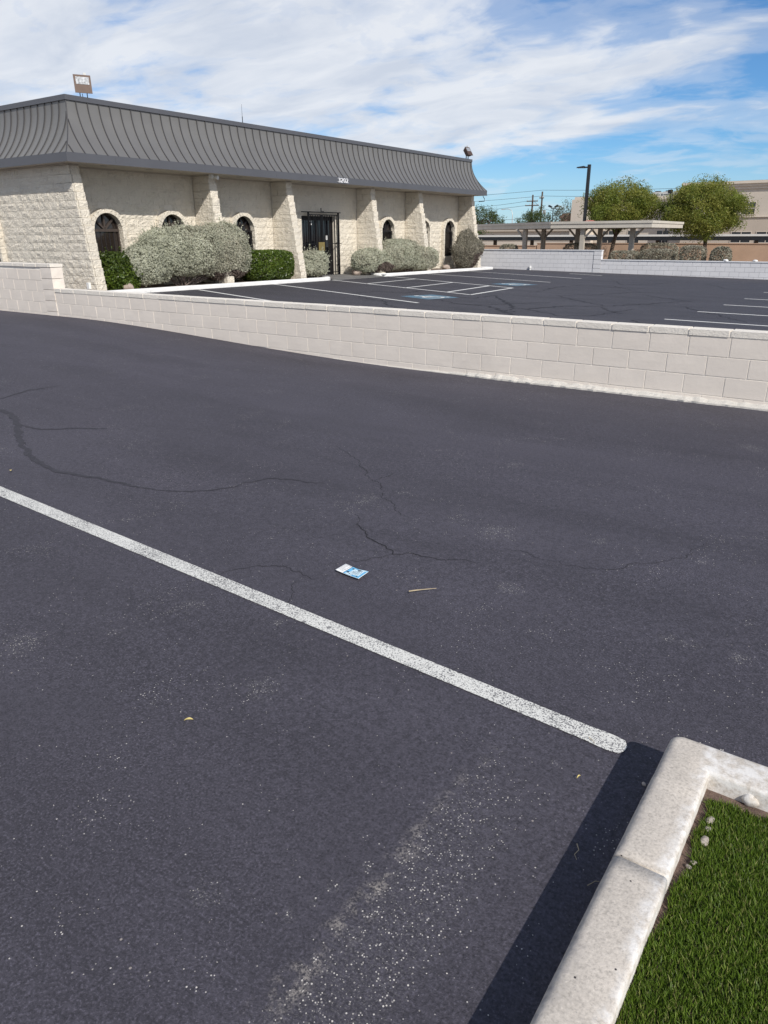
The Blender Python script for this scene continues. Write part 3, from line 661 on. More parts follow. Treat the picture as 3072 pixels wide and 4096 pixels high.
# leaflet
def leaflet():
    a, b, c, d = [Vector(v) for v in ((-2.172, 2.652, .012), (-2.169, 2.735, .010), (-2.009, 2.724, .014), (-2.008, 2.635, .006))]
    def S(u, v, dz=0):
        p = (a.lerp(d, u)).lerp(b.lerp(c, u), v); p.z = .004+.006*(abs(u-.5)*2)**2*(.5+.5*v)+.0015*math.sin(u*9)*v+dz; return p
    def patch(u0, u1, v0, v1, nu, nv, dz):
        m = MB(); m.v = [tuple(S(u0+(u1-u0)*i/nu, v0+(v1-v0)*j/nv, dz)) for j in range(nv+1) for i in range(nu+1)]
        m.f = [(j*(nu+1)+i, j*(nu+1)+i+1, (j+1)*(nu+1)+i+1, (j+1)*(nu+1)+i) for j in range(nv) for i in range(nu)]; return m
    sh = patch(0, 1, 0, 1, 24, 6, 0)
    o = sh.build('leaflet', 'leaflet_white', smooth=True); tag(o, 'small blue and white printed leaflet lying on the asphalt', 'leaflet')
    md = o.modifiers.new('paper', 'SOLIDIFY'); md.thickness = .0012; md.offset = -1
    def prt(name, mat, *rects):
        m = MB()
        for (u0, u1, v0, v1, dz) in rects:
            q = patch(u0, u1, v0, v1, max(1, int((u1-u0)*24)), max(1, int((v1-v0)*6)), dz); m.add(q.v, q.f)
        return m.build(name, mat, o, smooth=True)
    prt('printed_field', 'leaflet_blue', (.335, .995, .005, .995, .0012))
    prt('printed_panel', 'leaflet_pale', (.47, .9, .18, .86, .0018), (.40, .66, .02, .20, .0018), (.62, .95, .84, .97, .0018))
    prt('border_stripe', 'leaflet_navy', (.318, .336, .0, 1.0, .0016))
    prt('text_line', 'leaflet_grey', *[(u, u+.016, v0, v1, .0013) for u, v0, v1 in ((.06, .2, .85), (.115, .15, .9), (.165, .2, .6), (.165, .68, .9), (.22, .1, .5), (.25, .35, .92))])
    def loop(pts, wd, dz):
        m = MB()
        for p, q in zip(pts[:-1], pts[1:]):
            p = Vector(p); q = Vector(q); t = (q-p).normalized(); n = Vector((-t.y*.5, t.x))*wd
            m.add([S(*(p-n), dz), S(*(q-n), dz), S(*(q+n), dz), S(*(p+n), dz)], [(0, 1, 2, 3)])
        return m
    L = MB()
    for pts in ([(.52, .30), (.50, .42), (.54, .5), (.53, .62)], [(.57, .25), (.56, .72)], [(.62, .25), (.61, .72)], [(.57, .48), (.62, .48)], [(.66, .3), (.65, .74), (.70, .74), (.71, .3), (.66, .3)],
                [(.74, .22), (.73, .78), (.77, .7), (.79, .4), (.76, .25)], [(.50, .2), (.6, .12), (.72, .14)], [(.82, .3), (.86, .55), (.82, .8), (.7, .9), (.58, .86)]):
        q = loop(pts, .011, .0024); L.add(q.v, q.f)
    L.build('printed_lettering', 'leaflet_navy', o)
    B = MB()
    for cu, cv, ru, rv in ((.42, .28, .05, .10), (.44, .80, .045, .07), (.86, .14, .03, .07), (.53, .16, .02, .05), (.7, .82, .08, .05)):
        B.add([S(cu+ru*math.cos(t), cv+rv*math.sin(t), .0023) for t in [R(30*i) for i in range(12)]], [tuple(range(12))])
    B.build('printed_blob', 'leaflet_navy', o)
    for ch in o.children:
        me = ch.data
        for pl in me.polygons:
            if pl.normal.z < 0: pl.flip()
leaflet()

# ------------------------------------------------------------------ low block wall by the drive
WY = 8.155; WT = .71
def run(u0, u1, L, off, joint=.010, cuts=()):
    """intervals of a running-bond course between u0 and u1; cuts: (a, b) intervals taken out"""
    k0 = math.floor((u0-off)/L)-1; out = []
    u = off+k0*L
    while u < u1:
        segs = [(max(u, u0), min(u+L, u1))]
        for a, b in cuts:
            ns = []
            for s, e in segs:
                if e <= a or s >= b: ns.append((s, e)); continue
                if s < a: ns.append((s, a))
                if e > b: ns.append((b, e))
            segs = ns
        for s, e in segs:
            if e-s > .03: out.append((s+joint/2, e-joint/2))
        u += L
    return out
lw = empty('low_wall', (-6, WY, 0), 'long low painted block wall between the drive and the lot', 'wall')
OFF = Vector((6, -WY, 0))                     # children are given in world space
def child(name, me, loc, rz, par, off): return link(name, me, par, (loc[0]+off.x, loc[1]+off.y, loc[2]+off.z), rz)
XS = -13.39
core = MB()
n_ = 60
for (xa, xb, zt) in ((XS, 3.0, .651), (-24.0, XS-.36, 1.10)):
    core.box(xa, xb, WY+.0055, WY+.20, -.30, zt); core.box(xa, xb, WY+.0, WY+.205, zt+.001, zt+.052)
core.build('mortar_core', 'low_joint', lw, OFF)
def wall_blocks(par, off, rows, x0, x1, L, D, mat, kind, H, y, amp, nx, nz, base=None, jh=.010):
    for r_, (zt, ofs) in enumerate(rows):
        for a, b in run(x0, x1, L, ofs, jh):
            z0 = zt-H+jh/2; h = H-jh
            me = block_mesh(kind, b-a, h, D, nx, nz, amp, mat)
            child(kind, me, (a, y+random.uniform(-.0012, .0012), z0), 0, par, off)
x0j = -6.248
wall_blocks(lw, OFF, [(.651, x0j), (.448, x0j+.2032), (.2446, x0j), (.0414, x0j+.2032)], XS+.0, 3.0, .4064, .05, 'low_block', 'block', .2032, WY, .0018, 3, 2, jh=.012)
wall_blocks(lw, OFF, [(1.057, x0j+.2032), (.854, x0j), (.651, x0j+.2032), (.448, x0j), (.2446, x0j+.2032)], -18.2, XS-.37, .4064, .05, 'low_block', 'block', .2032, WY, .0018, 3, 2, jh=.012)
# end pier of the high part
for k in range(5):
    v, f = rough_box(.365, .255, .195, 2, 2, 2, .003, k+40, .005)
    child('pier_block', mesh('pier_block', v, f, 'low_block'), (XS-.365, WY-.012, 1.10-.2032*(k+1)+.004), 0, lw, OFF)
def caps(par, off, x0, x1, z, h, dpt, y, L, mat, name='cap_block', ofs=0.0, amp=.004):
    for i, (a, b) in enumerate(run(x0, x1, L, ofs, .008)):
        v, f = rough_box(b-a, dpt, h, 4, 2, 1, amp, i*1.7+3, .005)
        child(name, mesh(name, v, f, mat), (a, y+random.uniform(-.003, .003), z+random.uniform(-.002, .002)), 0, par, off)
caps(lw, OFF, XS+.002, 3.0, .655, .062, .225, WY-.012, .4064, 'low_cap', ofs=x0j-.02)
caps(lw, OFF, -18.2, XS+.01, 1.105, .055, .275, WY-.022, .4064, 'low_cap', ofs=x0j+.1)
MB().box(-24, -18.2, WY-.012, WY+.21, 1.10, 1.158).build('cap_run', 'low_cap', lw, OFF)
MB().box(XS-.365, XS, WY+.0, WY+.235, -.30, .09).build('pier_base', 'low_joint', lw, OFF)
# broken concrete footing showing at the base
def footing():
    m = MB(); n = 260; x0, x1 = -6.6, 3.0
    for i in range(n+1):
        t = i/n; x = x0+(x1-x0)*t; g = fgz(x, WY); k = sst((x+6.3)/2.6)
        hb = (.014+.038*k)*(1+.5*wn(x*3, 1)+.35*wn(x*11, 4)); dp = (.012+.055*k)*(1+.45*wn(x*2.2, 9)+.3*wn(x*13, 6))
        if x < -4.4: hb *= .5+.5*abs(wn(x*2.1, 3)); dp *= .4+.6*abs(wn(x*2.6, 8))
        for (yy, zz) in ((WY-dp, g-.03), (WY-dp*(.95+.1*wn(x*19, 2)), g+hb*.35), (WY-dp*.55, g+hb*(.62+.2*wn(x*23, 5))), (WY-dp*.3+.004*wn(x*31, 1), g+hb*.85), (WY+.012, g+hb*1.08)):
            m.v.append((x, yy, zz))
    m.f = [(i*5+k, i*5+k+5, i*5+k+6, i*5+k+1) for i in range(n) for k in range(4)]
    return m
ft = footing().build('footing', 'footing', lw, OFF)

# ------------------------------------------------------------------ grey block wall at the back of the lot
BY = 34.5; BL, BH = .383, .1915; BXS = -11.87
bw = empty('back_wall', (-9, BY, 0), 'pale grey block wall across the far side of the lot', 'wall'); BO = Vector((9, -BY, 0))
bc = MB(); bc.box(-24, BXS-.36, BY+.008, BY+.19, -.6, .905); bc.box(BXS-.002, 3.0, BY+.008, BY+.19, -.6, .495); bc.build('mortar_core', 'grey_joint', bw, BO)
rows_hi = [(.905-BH*k, (0 if k % 2 else BL/2)) for k in range(6)]
rows_lo = [(.495-BH*k, (0 if k % 2 else BL/2)) for k in range(4)]
wall_blocks(bw, BO, rows_hi, -19.2, BXS-.36, BL, .04, 'grey_block', 'block', BH, BY, .003, 2, 1, jh=.009)
wall_blocks(bw, BO, rows_lo, BXS, -2.2, BL, .04, 'grey_block', 'block', BH, BY, .003, 2, 1, jh=.009)
for k in range(6):
    v, f = rough_box(.355, .24, BH-.012, 1, 1, 1, .002, k+70, .004)
    child('pier_block', mesh('pier_block', v, f, 'grey_block'), (BXS-.358, BY-.02, .905-BH*(k+1)+.006), 0, bw, BO)
MB().box(-24, BXS+.01, BY-.03, BY+.23, .906, .945).build('cap_run', 'grey_cap', bw, BO)
MB().box(BXS+.012, 3.0, BY-.02, BY+.21, .496, .535).build('cap_run', 'grey_cap', bw, BO)
MB().box(-2.2, 3.0, BY-.001, BY+.05, -.5, .494).build('plain_run', 'grey_block', bw, BO)
sp = MB(); sp.tube((-15.35, BY-.05, -.02), (-15.35, BY-.05, .10), .03, None, 10); sp.tube((-15.35, BY-.05, .10), (-15.35, BY-.05, .19), .055, .05, 10); sp.tube((-15.35, BY-.03, .13), (-15.35, BY+.02, .13), .03, None, 8)
tag(sp.build('standpipe', 'white_plastic'), 'stub of white pipe at the foot of the grey wall', 'pipe')
pebble((-6.55, BY+.10, .565), (.14, .10, .05), 'white stone on top of the grey wall, nearer the trees', 'shed_white', 'stone', 'stone', seed=2)
pebble((-5.42, BY+.10, .56), (.13, .10, .045), 'white stone on top of the grey wall, farther from the trees', 'shed_white', 'stone', 'stone', seed=8)

# ------------------------------------------------------------------ the building
FX, EY, YE = -18.5, 11.75, 33.12         # facade plane, near end wall plane, far end
CZ = 3.316; CH = .2032; SOF = 3.352
bd = empty('commercial_building', (FX, 22.5, .1), 'single storey pale split-face block building with grey metal mansard roof', 'building')
BD = Vector((-FX, -22.5, -.1)); RZF = math.pi/2
def bpart(m, name, mat, par=None, smooth=False):
    if par is None: return m.build(name, mat, bd, BD, 0, smooth)
    return m.build(name, mat, par, (0, 0, 0), 0, smooth)
WIN = [13.08, 15.33, 18.27, 26.64, 29.50, 31.77]; WHW, WSP, WB = .45, 1.80, .68
DY0, DY1, DZ = 21.31, 23.22, 2.32
EWX = -21.97
PIL = [16.33, 19.77, 24.61, 28.10, 32.75]
# solid wall behind the blocks (mortar plane), with real openings
wb = MB(); t_ = .30
def wall_with_openings(m, u0, u1, z0, z1, wins, doors, place):
    """place(u, d, z): d = depth behind the mortar plane"""
    def box(a, b, za, zb):
        c = [place(u, d, z) for z in (za, zb) for d in (0, t_) for u in (a, b)]
        m.add(c, [(0, 1, 3, 2), (4, 6, 7, 5), (0, 4, 5, 1), (2, 3, 7, 6), (0, 2, 6, 4), (1, 5, 7, 3)])
    ops = sorted([(c-.60, c+.60, 'w', c) for c in wins]+[(a, b, 'd', zt) for a, b, zt in doors]); u = u0
    for a, b, k, q in ops:
        box(u, a, z0, z1); u = b
        if k == 'd': box(a, b, q, z1)
        else:
            hw = WHW+.03; zt = WSP+hw+.16
            box(a, q-hw, z0, WSP); box(q+hw, b, z0, WSP); box(q-hw, q+hw, z0, WB); box(a, b, zt, z1)
            n = 16; arc = [(q+hw*math.cos(R(180-180*i/n)), WSP+hw*math.sin(R(180-180*i/n))) for i in range(n+1)]
            for i in range(n):
                (ua, za), (ub, zb) = arc[i], arc[i+1]
                pts = [(ua, za), (ub, zb), (ub, zt), (ua, zt)]
                vs = [place(uu_, d, zz_) for d in (0, t_) for uu_, zz_ in pts]
                m.add(vs, [(0, 1, 2, 3), (7, 6, 5, 4), (0, 4, 5, 1), (2, 6, 7, 3)])
            box(a, q-hw, WSP, zt); box(q+hw, b, WSP, zt)
    box(u, u1, z0, z1)
JR = .012
wall_with_openings(wb, EY+.02, YE, -.1, CZ+.03, WIN, [(DY0, DY1, DZ)], lambda u, d, z: (FX-JR-d, u, z))
wall_with_openings(wb, -30.0, FX-.02, -.1, CZ+.03, [EWX], [], lambda u, d, z: (u, EY+JR+d, z))
wb.box(-30, -29.7, EY+.4, YE, -.1, CZ); wb.box(-30, FX-.35, YE-.3, YE, -.1, CZ)
wallp = bpart(wb, 'wall', 'split_joint')
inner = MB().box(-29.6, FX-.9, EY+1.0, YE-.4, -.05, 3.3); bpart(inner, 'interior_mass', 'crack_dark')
def win_cut(zc0, zc1, c):
    if zc0 >= WSP:
        h = zc0-WSP; r_ = .52
        if h >= r_: return None
        w_ = math.sqrt(r_*r_-h*h)
    elif zc1 <= WB: return None
    else: w_ = .515
    return (c-w_, c+w_)
courses = [(CZ-CH*(k+1), CZ-CH*k, k) for k in range(16)]
stuffm = MB()
def put_block(kind, L, H, D, x, y, z, rz, single):
    if single:
        o = link(kind, block_mesh('split_block_piece', L, H, D, 4, 3, .019, 'split_block', 8), bd, (x+BD.x, y+BD.y, z+BD.z), rz); return
    v, f = face_block(L, H, D, 4, 2, .019, random.random()*50); c, s = math.cos(rz), math.sin(rz)
    stuffm.add([(x+c*a-s*b, y+s*a+c*b, z+q) for a, b, q in v], f)
for z0, z1, k in courses:
    cuts = [q for q in (win_cut(z0, z1, c) for c in WIN) if q]
    if z0 < DZ-.02: cuts.append((DY0-.02, DY1+.02))
    cuts += [(y-.005, y+.31) for y in PIL]+[(EY, EY+.31)]
    for a, b in run(EY+.3, YE, .4064, EY+(.2032 if k % 2 else 0), .007, cuts):
        put_block('block', b-a, CH-.007, .05, FX+random.uniform(-.003, .003), a, z0+.0035, RZF, b < 16.4)
    ecut = [q for q in (win_cut(z0, z1, EWX),) if q]
    front = -17.30-.0356*k*0-(z0-.20)*.175
    for a, b in run(-25.0, front-.01, .4064, front-.4064*20+(.2032 if k % 2 else 0), .007, ecut):
        put_block('block', b-a, CH-.007, .05, a, EY+random.uniform(-.003, .003), z0+.0035, 0, a > -22.3 and z1 > .5)
so_ = bpart(stuffm, 'block_courses', 'split_block'); so_['kind'] = 'stuff'
# battered pilasters, one rough block per course
def pilaster(y, wd, keepy0=False, low=.065, xoff=0):
    root = None
    for z0, z1, k in courses[::-1]:
        xf = -17.30+xoff-(max(z0, .2)-.20)*.175+random.uniform(-.018, .018)
        lx = xf-FX-.004; sd = random.random()*90
        parts = [(0, lx)] if k % 2 == 0 else [(0, lx-.42), (lx-.413, lx)]
        for a, b in parts:
            if b-a < .05: continue
            v, f = rough_box(b-a, wd, CH-.006, 5 if b-a > .5 else 3, 3, 2, .013, sd+a*7, .005, keep=('x0',) if a == 0 else ())
            me = mesh('pilaster_block', v, f, 'split_block')
            if root is None: root = link('pilaster', me, bd, (FX+.003+a+BD.x, y+BD.y, z0+.003+BD.z))
            else: link('pilaster_block', me, root, (a-0, 0, z0+.003-(root.location.z-BD.z)))
    return root
for y in PIL: pilaster(y, .30)
pilaster(EY+.055, .25, True)
# wall-head trim under the soffit
tr = MB(); tr.box(FX-.01, FX+.035, EY-.02, YE+.02, CZ+.004, SOF-.002); tr.box(-30, FX+.7, EY-.035, EY+.01, CZ+.004, SOF-.003)
for y in PIL+[EY+.055]: tr.box(FX+.036, -17.83, y-.015, y+.315 if y > 12 else y+.27, CZ+.004, SOF-.004)
bpart(tr, 'frieze_board', 'soffit')

# arched windows
def arch_pts(hw, n, z=WSP): return [(hw*math.cos(R(180-180*i/n)), z+hw*math.sin(R(180-180*i/n))) for i in range(n+1)]
def window(origin, rz, grille=True, brown=False):
    fr = MB(); fo, fi = WHW+.03, WHW-.035
    po = arch_pts(fo, 24); pi_ = arch_pts(fi, 24)
    for i in range(24):
        fr.add([(po[i][0], .03, po[i][1]), (po[i+1][0], .03, po[i+1][1]), (pi_[i+1][0], .03, pi_[i+1][1]), (pi_[i][0], .03, pi_[i][1]),
                (po[i][0], .10, po[i][1]), (po[i+1][0], .10, po[i+1][1]), (pi_[i+1][0], .10, pi_[i+1][1]), (pi_[i][0], .10, pi_[i][1])],
               [(3, 2, 1, 0), (4, 5, 6, 7), (2, 3, 7, 6), (0, 1, 5, 4)])
    fr.box(-fo, -fi, .03, .10, WB, WSP); fr.box(fi, fo, .03, .10, WB, WSP); fr.box(-fi, fi, .028, .10, WSP-.035, WSP+.035); fr.box(-fi, fi, .03, .10, WB, WB+.05)
    def bar(a, b, wd):
        a = Vector(a); b = Vector(b); d = (b-a).normalized(); n = Vector((-d.y, d.x))*wd/2
        fr.vprism([(a-n)[:], (b-n)[:], (b+n)[:], (a+n)[:]], .026, .09)
    bar((0, WSP+.03), (0, WSP+fi+.005), .05)
    for s in (-1, 1): bar((s*.02, WSP+.04), (s*fi*.72, WSP+fi*.72), .05)
    f = fr.build('window', 'wood_frame' if brown else 'dark_frame', bd, (origin[0]+BD.x, origin[1]+BD.y, BD.z), rz)
    for i in range(4):
        a0, a1 = R(180-45*i), R(135-45*i); p = [(0, WSP+.03)]+[(fi*math.cos(a0+(a1-a0)*j/6), WSP+.01+fi*math.sin(a0+(a1-a0)*j/6)) for j in range(7)]
        MB().vprism(p, .072, .082).build('pane', 'tinted_glass', f)
    MB().box(-fi+.004, fi-.004, .071, .081, WB+.05, WSP-.035).build('pane', 'tinted_glass', f)
    if grille:
        g = MB(); n = 9
        g.box(-WHW-.0, WHW, -.035, -.018, WSP-.045, WSP-.015); g.box(-WHW, WHW, -.035, -.018, WB+.03, WB+.055)
        g.build('security_grille', 'iron', f)
        for i in range(n):
            x = -WHW+.02+(2*WHW-.04)*i/(n-1); MB().box(x-.009, x+.009, -.034, -.016, WB+.055, WSP-.045).build('grille_bar', 'iron', f)
    else:
        for i in range(1, 6):
            x = -fi+2*fi*i/6; MB().box(x-.008, x+.008, .060, .070, WB+.05, WSP-.035).build('plank_joint', 'crack_dark', f)
    # surround: stone pieces standing proud of the wall
    s0 = None; ri, ro = WHW-.005, WHW+.115
    n = 13
    for i in range(n):
        a0 = R(180-180*i/n-.45); a1 = R(180-180*(i+1)/n+.45); ro_ = ro+random.uniform(-.008, .008); y0 = -.15+random.uniform(-.008, .008)
        mid = .5*(a0+a1)
        p = [(ri*math.cos(a), WSP+ri*math.sin(a)) for a in (a0, mid, a1)]+[(ro_*math.cos(a), WSP+ro_*math.sin(a)) for a in (a1, mid, a0)]
        m = MB().vprism(p, y0, .05)
        if s0 is None: s0 = m.build('window_surround', 'split_block', bd, (origin[0]+BD.x, origin[1]+BD.y, BD.z), rz)
        else: m.build('voussoir', 'split_block', s0)
    for sd in (-1, 1):
        z = WSP-.003; k = 0
        while z > .15:
            zb = max(.10, z-CH+.006); v, f2 = rough_box(.118, .20, z-zb, 2, 2, 2, .005, k+sd*3+origin[1], .004)
            xa = -ro if sd < 0 else ri+.002
            m = MB().add([(a+xa, b-.15, c+zb) for a, b, c in v], f2); m.build('jamb_block', 'split_block', s0); z = zb-.006; k += 1
    sp_ = MB().box(-WHW, WHW, -.02, .06, .12, WB-.012); sp_.build('sill_panel', 'split_block', s0)
for i, c in enumerate(WIN): window((FX, c), RZF, i != 0, i < 2)
window((EWX, EY), 0, True, True)

# entrance: glazed doors behind an iron gate
dr = MB(); X0 = FX-.13
dr.box(X0-.06, X0, DY0, DY0+.06, .12, DZ); dr.box(X0-.06, X0, DY1-.06, DY1, .12, DZ); dr.box(X0-.06, X0, DY0+.06, DY1-.06, DZ-.07, DZ)
ym = (DY0+DY1)/2
for a, b in ((DY0+.065, ym-.003), (ym+.003, DY1-.065)):
    dr.box(X0-.05, X0-.01, a, a+.06, .14, DZ-.075); dr.box(X0-.05, X0-.01, b-.06, b, .14, DZ-.075); dr.box(X0-.05, X0-.01, a+.06, b-.06, .14, .30); dr.box(X0-.05, X0-.01, a+.06, b-.06, DZ-.16, DZ-.075)
door = bpart(dr, 'entrance_door', 'dark_frame')
for a, b in ((DY0+.126, ym-.064), (ym+.064, DY1-.126)): MB().box(X0-.034, X0-.024, a, b, .301, DZ-.161).build('pane', 'door_glass', door)
for i, (yy, zz, sy, sz, mt) in enumerate(((21.93, 2.10, .10, .05, 'white_plastic'), (21.95, 2.0, .08, .09, 'white_plastic'), (22.83, 1.47, .13, .16, 'shed_white'), (22.84, 1.33, .09, .07, 'white_plastic'), (22.28, 2.05, .03, .10, 'leaflet_grey'))):
    MB().box(X0-.022, X0-.018, yy, yy+sy, zz, zz+sz).build('notice', mt, door)
hd = MB(); hd.tube((X0+.03, ym-.10, 1.0), (X0+.03, ym-.10, 1.3), .014); hd.tube((X0+.03, ym+.10, 1.0), (X0+.03, ym+.10, 1.3), .014); hd.build('handle', 'steel', door)
GX = FX+.11; GY0, GY1 = 21.50, 23.30
ga = MB()
ga.box(GX, GX+.05, GY0, GY0+.05, .16, 2.44); ga.box(GX, GX+.05, GY1-.06, GY1, .16, 2.44); ga.box(GX+.002, GX+.048, GY0-.34, GY1+.10, 2.42, 2.45); ga.box(GX+.004, GX+.046, GY0+.05, GY1-.06, 2.33, 2.36)
ga.box(GX+.01, GX+.04, GY0-.30, GY1+.12, 1.335, 1.36); ga.box(GX+.004, GX+.046, GY0+.05, GY1-.06, .30, .33); ga.box(GX+.006, GX+.044, GY0+.05, GY1-.06, .17, .20)
ga.box(GX+.006, GX+.044, ym-.02, ym+.03, .2, 2.33); ga.box(GX+.01, GX+.03, 22.25, 22.42, 2.455, 2.475); ga.box(GX+.01, GX+.03, 22.25, 22.28, 2.475, 2.58)
for zz in (.55, 1.345): ga.box(FX-.02, GX, GY1-.04, GY1+.0, zz, zz+.03)
gate = bpart(ga, 'security_gate', 'iron')
for i in range(1, 13):
    y = GY0+(GY1-GY0)*i/13
    if abs(y-ym) > .03: MB().box(GX+.015, GX+.035, y-.01, y+.01, .201, 2.329).build('gate_bar', 'iron', gate)
MB().box(GX+.051, GX+.062, 22.02, 22.37, 1.10, 1.40).build('lock_plate', 'brass', gate)
MB().box(GX+.051, GX+.075, 22.41, 22.55, 1.22, 1.44).build('lock_box', 'dark_metal', gate)

# mansard roof: gridded from its profile; panels and standing seams are pieces of their own
RXF, RY0, RY1 = -17.30, 11.42, 33.32; ZT, ZC, ZTOP, INS = 3.552, 4.79, 4.895, .571
NS = 14
prof_r = [(INS*(1-(1-t)**2.1), ZT+(ZC-ZT)*t) for t in [i/NS for i in range(NS+1)]]
base_ = MB()
for i in range(NS):
    (a, za), (b, zb) = prof_r[i], prof_r[i+1]; q = .006
    base_.add([(RXF-a-q, RY0+a, za), (RXF-a-q, RY1-a, za), (RXF-b-q, RY1-b, zb), (RXF-b-q, RY0+b, zb)], [(0, 1, 2, 3)])
    base_.add([(-31, RY0+a+q, za), (RXF-a, RY0+a+q, za), (RXF-b, RY0+b+q, zb), (-31, RY0+b+q, zb)], [(0, 1, 2, 3)])
    base_.add([(RXF-a, RY1-a-q, za), (-31, RY1-a-q, za), (-31, RY1-b-q, zb), (RXF-b, RY1-b-q, zb)], [(0, 1, 2, 3)])
base_.add([(RXF-INS, RY0+INS, ZTOP-.05), (RXF-INS, RY1-INS, ZTOP-.05), (-31, RY1-INS, ZTOP-.05), (-31, RY0+INS, ZTOP-.05)], [(0, 1, 2, 3)])
roof = bpart(base_, 'mansard_roof', 'roof_metal')
def strip_panel(f, a, b, lo, hi):
    m = MB(); ok = []
    for ins, z in prof_r:
        p, q = max(a, lo(ins)), min(b, hi(ins))
        if q-p > .002: ok.append((p, q, ins, z))
    for p, q, ins, z in ok:
        jj = .0
        m.v += [f(p, ins, z), f((p+q)/2, ins+.0012, z), f(q, ins, z)]
    for i in range(len(ok)-1):
        for k in (0, 1): m.f.append((3*i+k, 3*i+k+1, 3*i+k+4, 3*i+k+3))
    return m if m.f else None
def seam(f, u, lo, hi):
    pts = [f(u, ins, z) for ins, z in prof_r if lo(ins)-.003 <= u <= hi(ins)+.003]
    if len(pts) < 2: return None
    m = MB(); o = f(0, -1, 0); z_ = f(0, 0, 0); out = Vector((o[0]-z_[0], o[1]-z_[1], 0)).normalized(); al = Vector((-out.y, out.x, 0))
    for p in pts:
        p = Vector(p); up = Vector((0, 0, .35)); oo = (out+up*.6)
        for s, h in ((-.011, -.004), (-.011, .024), (.011, .024), (.011, -.004)): m.v.append(tuple(p+al*s+oo*h))
    n = len(pts)
    for i in range(n-1):
        for k in range(3): m.f.append((4*i+k, 4*i+k+1, 4*i+k+5, 4*i+k+4))
    m.f.append((0, 1, 2, 3)); m.f.append((4*n-4, 4*n-1, 4*n-2, 4*n-3)); return m
SP = .3236
fF = lambda u, ins, z: (RXF-ins, u, z); loF = lambda i: RY0+i; hiF = lambda i: RY1-i
fE = lambda u, ins, z: (u, RY0+ins, z); loE = lambda i: -31; hiE = lambda i: RXF-i
us = [RY0]+[11.61+SP*i for i in range(68) if 11.61+SP*i < RY1-.02]+[RY1]
for a, b in zip(us[:-1], us[1:]):
    m = strip_panel(fF, a, b, loF, hiF)
    if m: m.build('roof_panel', 'roof_metal', roof, smooth=True)
for u in us[1:-1]:
    m = seam(fF, u, loF, hiF)
    if m: m.build('roof_seam', 'roof_seam', roof)
ue = [RXF]+[-17.54-.3136*i for i in range(20)]
for a, b in zip(ue[:-1], ue[1:]):
    m = strip_panel(fE, b, a, loE, hiE)
    if m: m.build('roof_panel', 'roof_metal', roof, smooth=True)
for u in ue[1:-1]:
    m = seam(fE, u, loE, hiE)
    if m: m.build('roof_seam', 'roof_seam', roof)
hipm = MB()
hipm.path([(RXF-i_+.006, RY0+i_-.006, z) for i_, z in prof_r], .014, 6); hipm.path([(RXF-i_+.006, RY1-i_+.006, z) for i_, z in prof_r], .014, 6); hipm.build('hip_flashing', 'roof_seam', roof)
def band(z0, z1, out_, name, mat, par, joints=(), thick=.03):
    xs = RXF-(INS if z0 > 4 else 0)+out_; y0 = RY0+(INS if z0 > 4 else 0)-out_; y1 = RY1-(INS if z0 > 4 else 0)+out_
    js = [y0]+list(joints)+[y1]
    for a, b in zip(js[:-1], js[1:]): MB().box(xs-thick, xs, a+.0015, b-.0015, z0, z1).build(name, mat, par)
    MB().box(-31, xs-thick-.001, y0, y0+thick, z0, z1).build(name, mat, par); MB().box(-31, xs-thick-.001, y1-thick, y1, z0, z1).build(name, mat, par)
band(SOF, ZT+.004, .012, 'fascia', 'fascia_metal', roof, (12.79+3*0.0, 15.79, 18.79, 21.80, 24.80, 27.80, 30.83))
band(ZC-.01, ZTOP, .035, 'coping', 'fascia_metal', roof, (14.6, 17.6, 20.6, 23.6, 26.6, 29.6), .05)
lip = MB(); lip.box(RXF+.013, RXF+.030, RY0-.01, RY1+.01, SOF-.006, SOF+.010); lip.box(-31, RXF+.0, RY0-.030, RY0-.013, SOF-.006, SOF+.010); lip.build('drip_edge', 'fascia_metal', roof)
sf = MB(); sf.box(-30.5, RXF-.02, RY0+.02, RY1-.02, SOF, SOF+.03); sf.build('soffit', 'soffit', roof)
for yy in (12.75, 14.2, 17.6, 18.9, 20.6, 22.9, 26.5, 30.4):
    m = MB(); m.tube((-17.75, yy, SOF-.006), (-17.75, yy, SOF), .10, .10, 16); m.build('soffit_vent', 'vent', roof)
# house number on the fascia
def numeral(ch, y, z, h):
    cu = bpy.data.curves.new('numeral', 'FONT'); cu.body = ch; cu.size = 1; cu.extrude = .06; cu.offset = .0
    o = bpy.data.objects.new('tmp', cu); COL.objects.link(o); bpy.context.view_layer.update()
    me = bpy.data.meshes.new_from_object(o.evaluated_get(bpy.context.evaluated_depsgraph_get())); bpy.data.objects.remove(o)
    xs = [v.co.x for v in me.vertices]; ys = [v.co.y for v in me.vertices]; sx = .125/(max(xs)-min(xs)); sy = h/(max(ys)-min(ys))
    for v in me.vertices: v.co = Vector((.030+v.co.z*.25, (v.co.x-min(xs))*sx, (v.co.y-min(ys))*sy))
    me.materials.clear(); me.materials.append(MATS['number_white'])
    return link('numeral', me, roof, (RXF, y, z))
for i, ch in enumerate('3202'): numeral(ch, 21.93+.152*i, 3.385, .145)
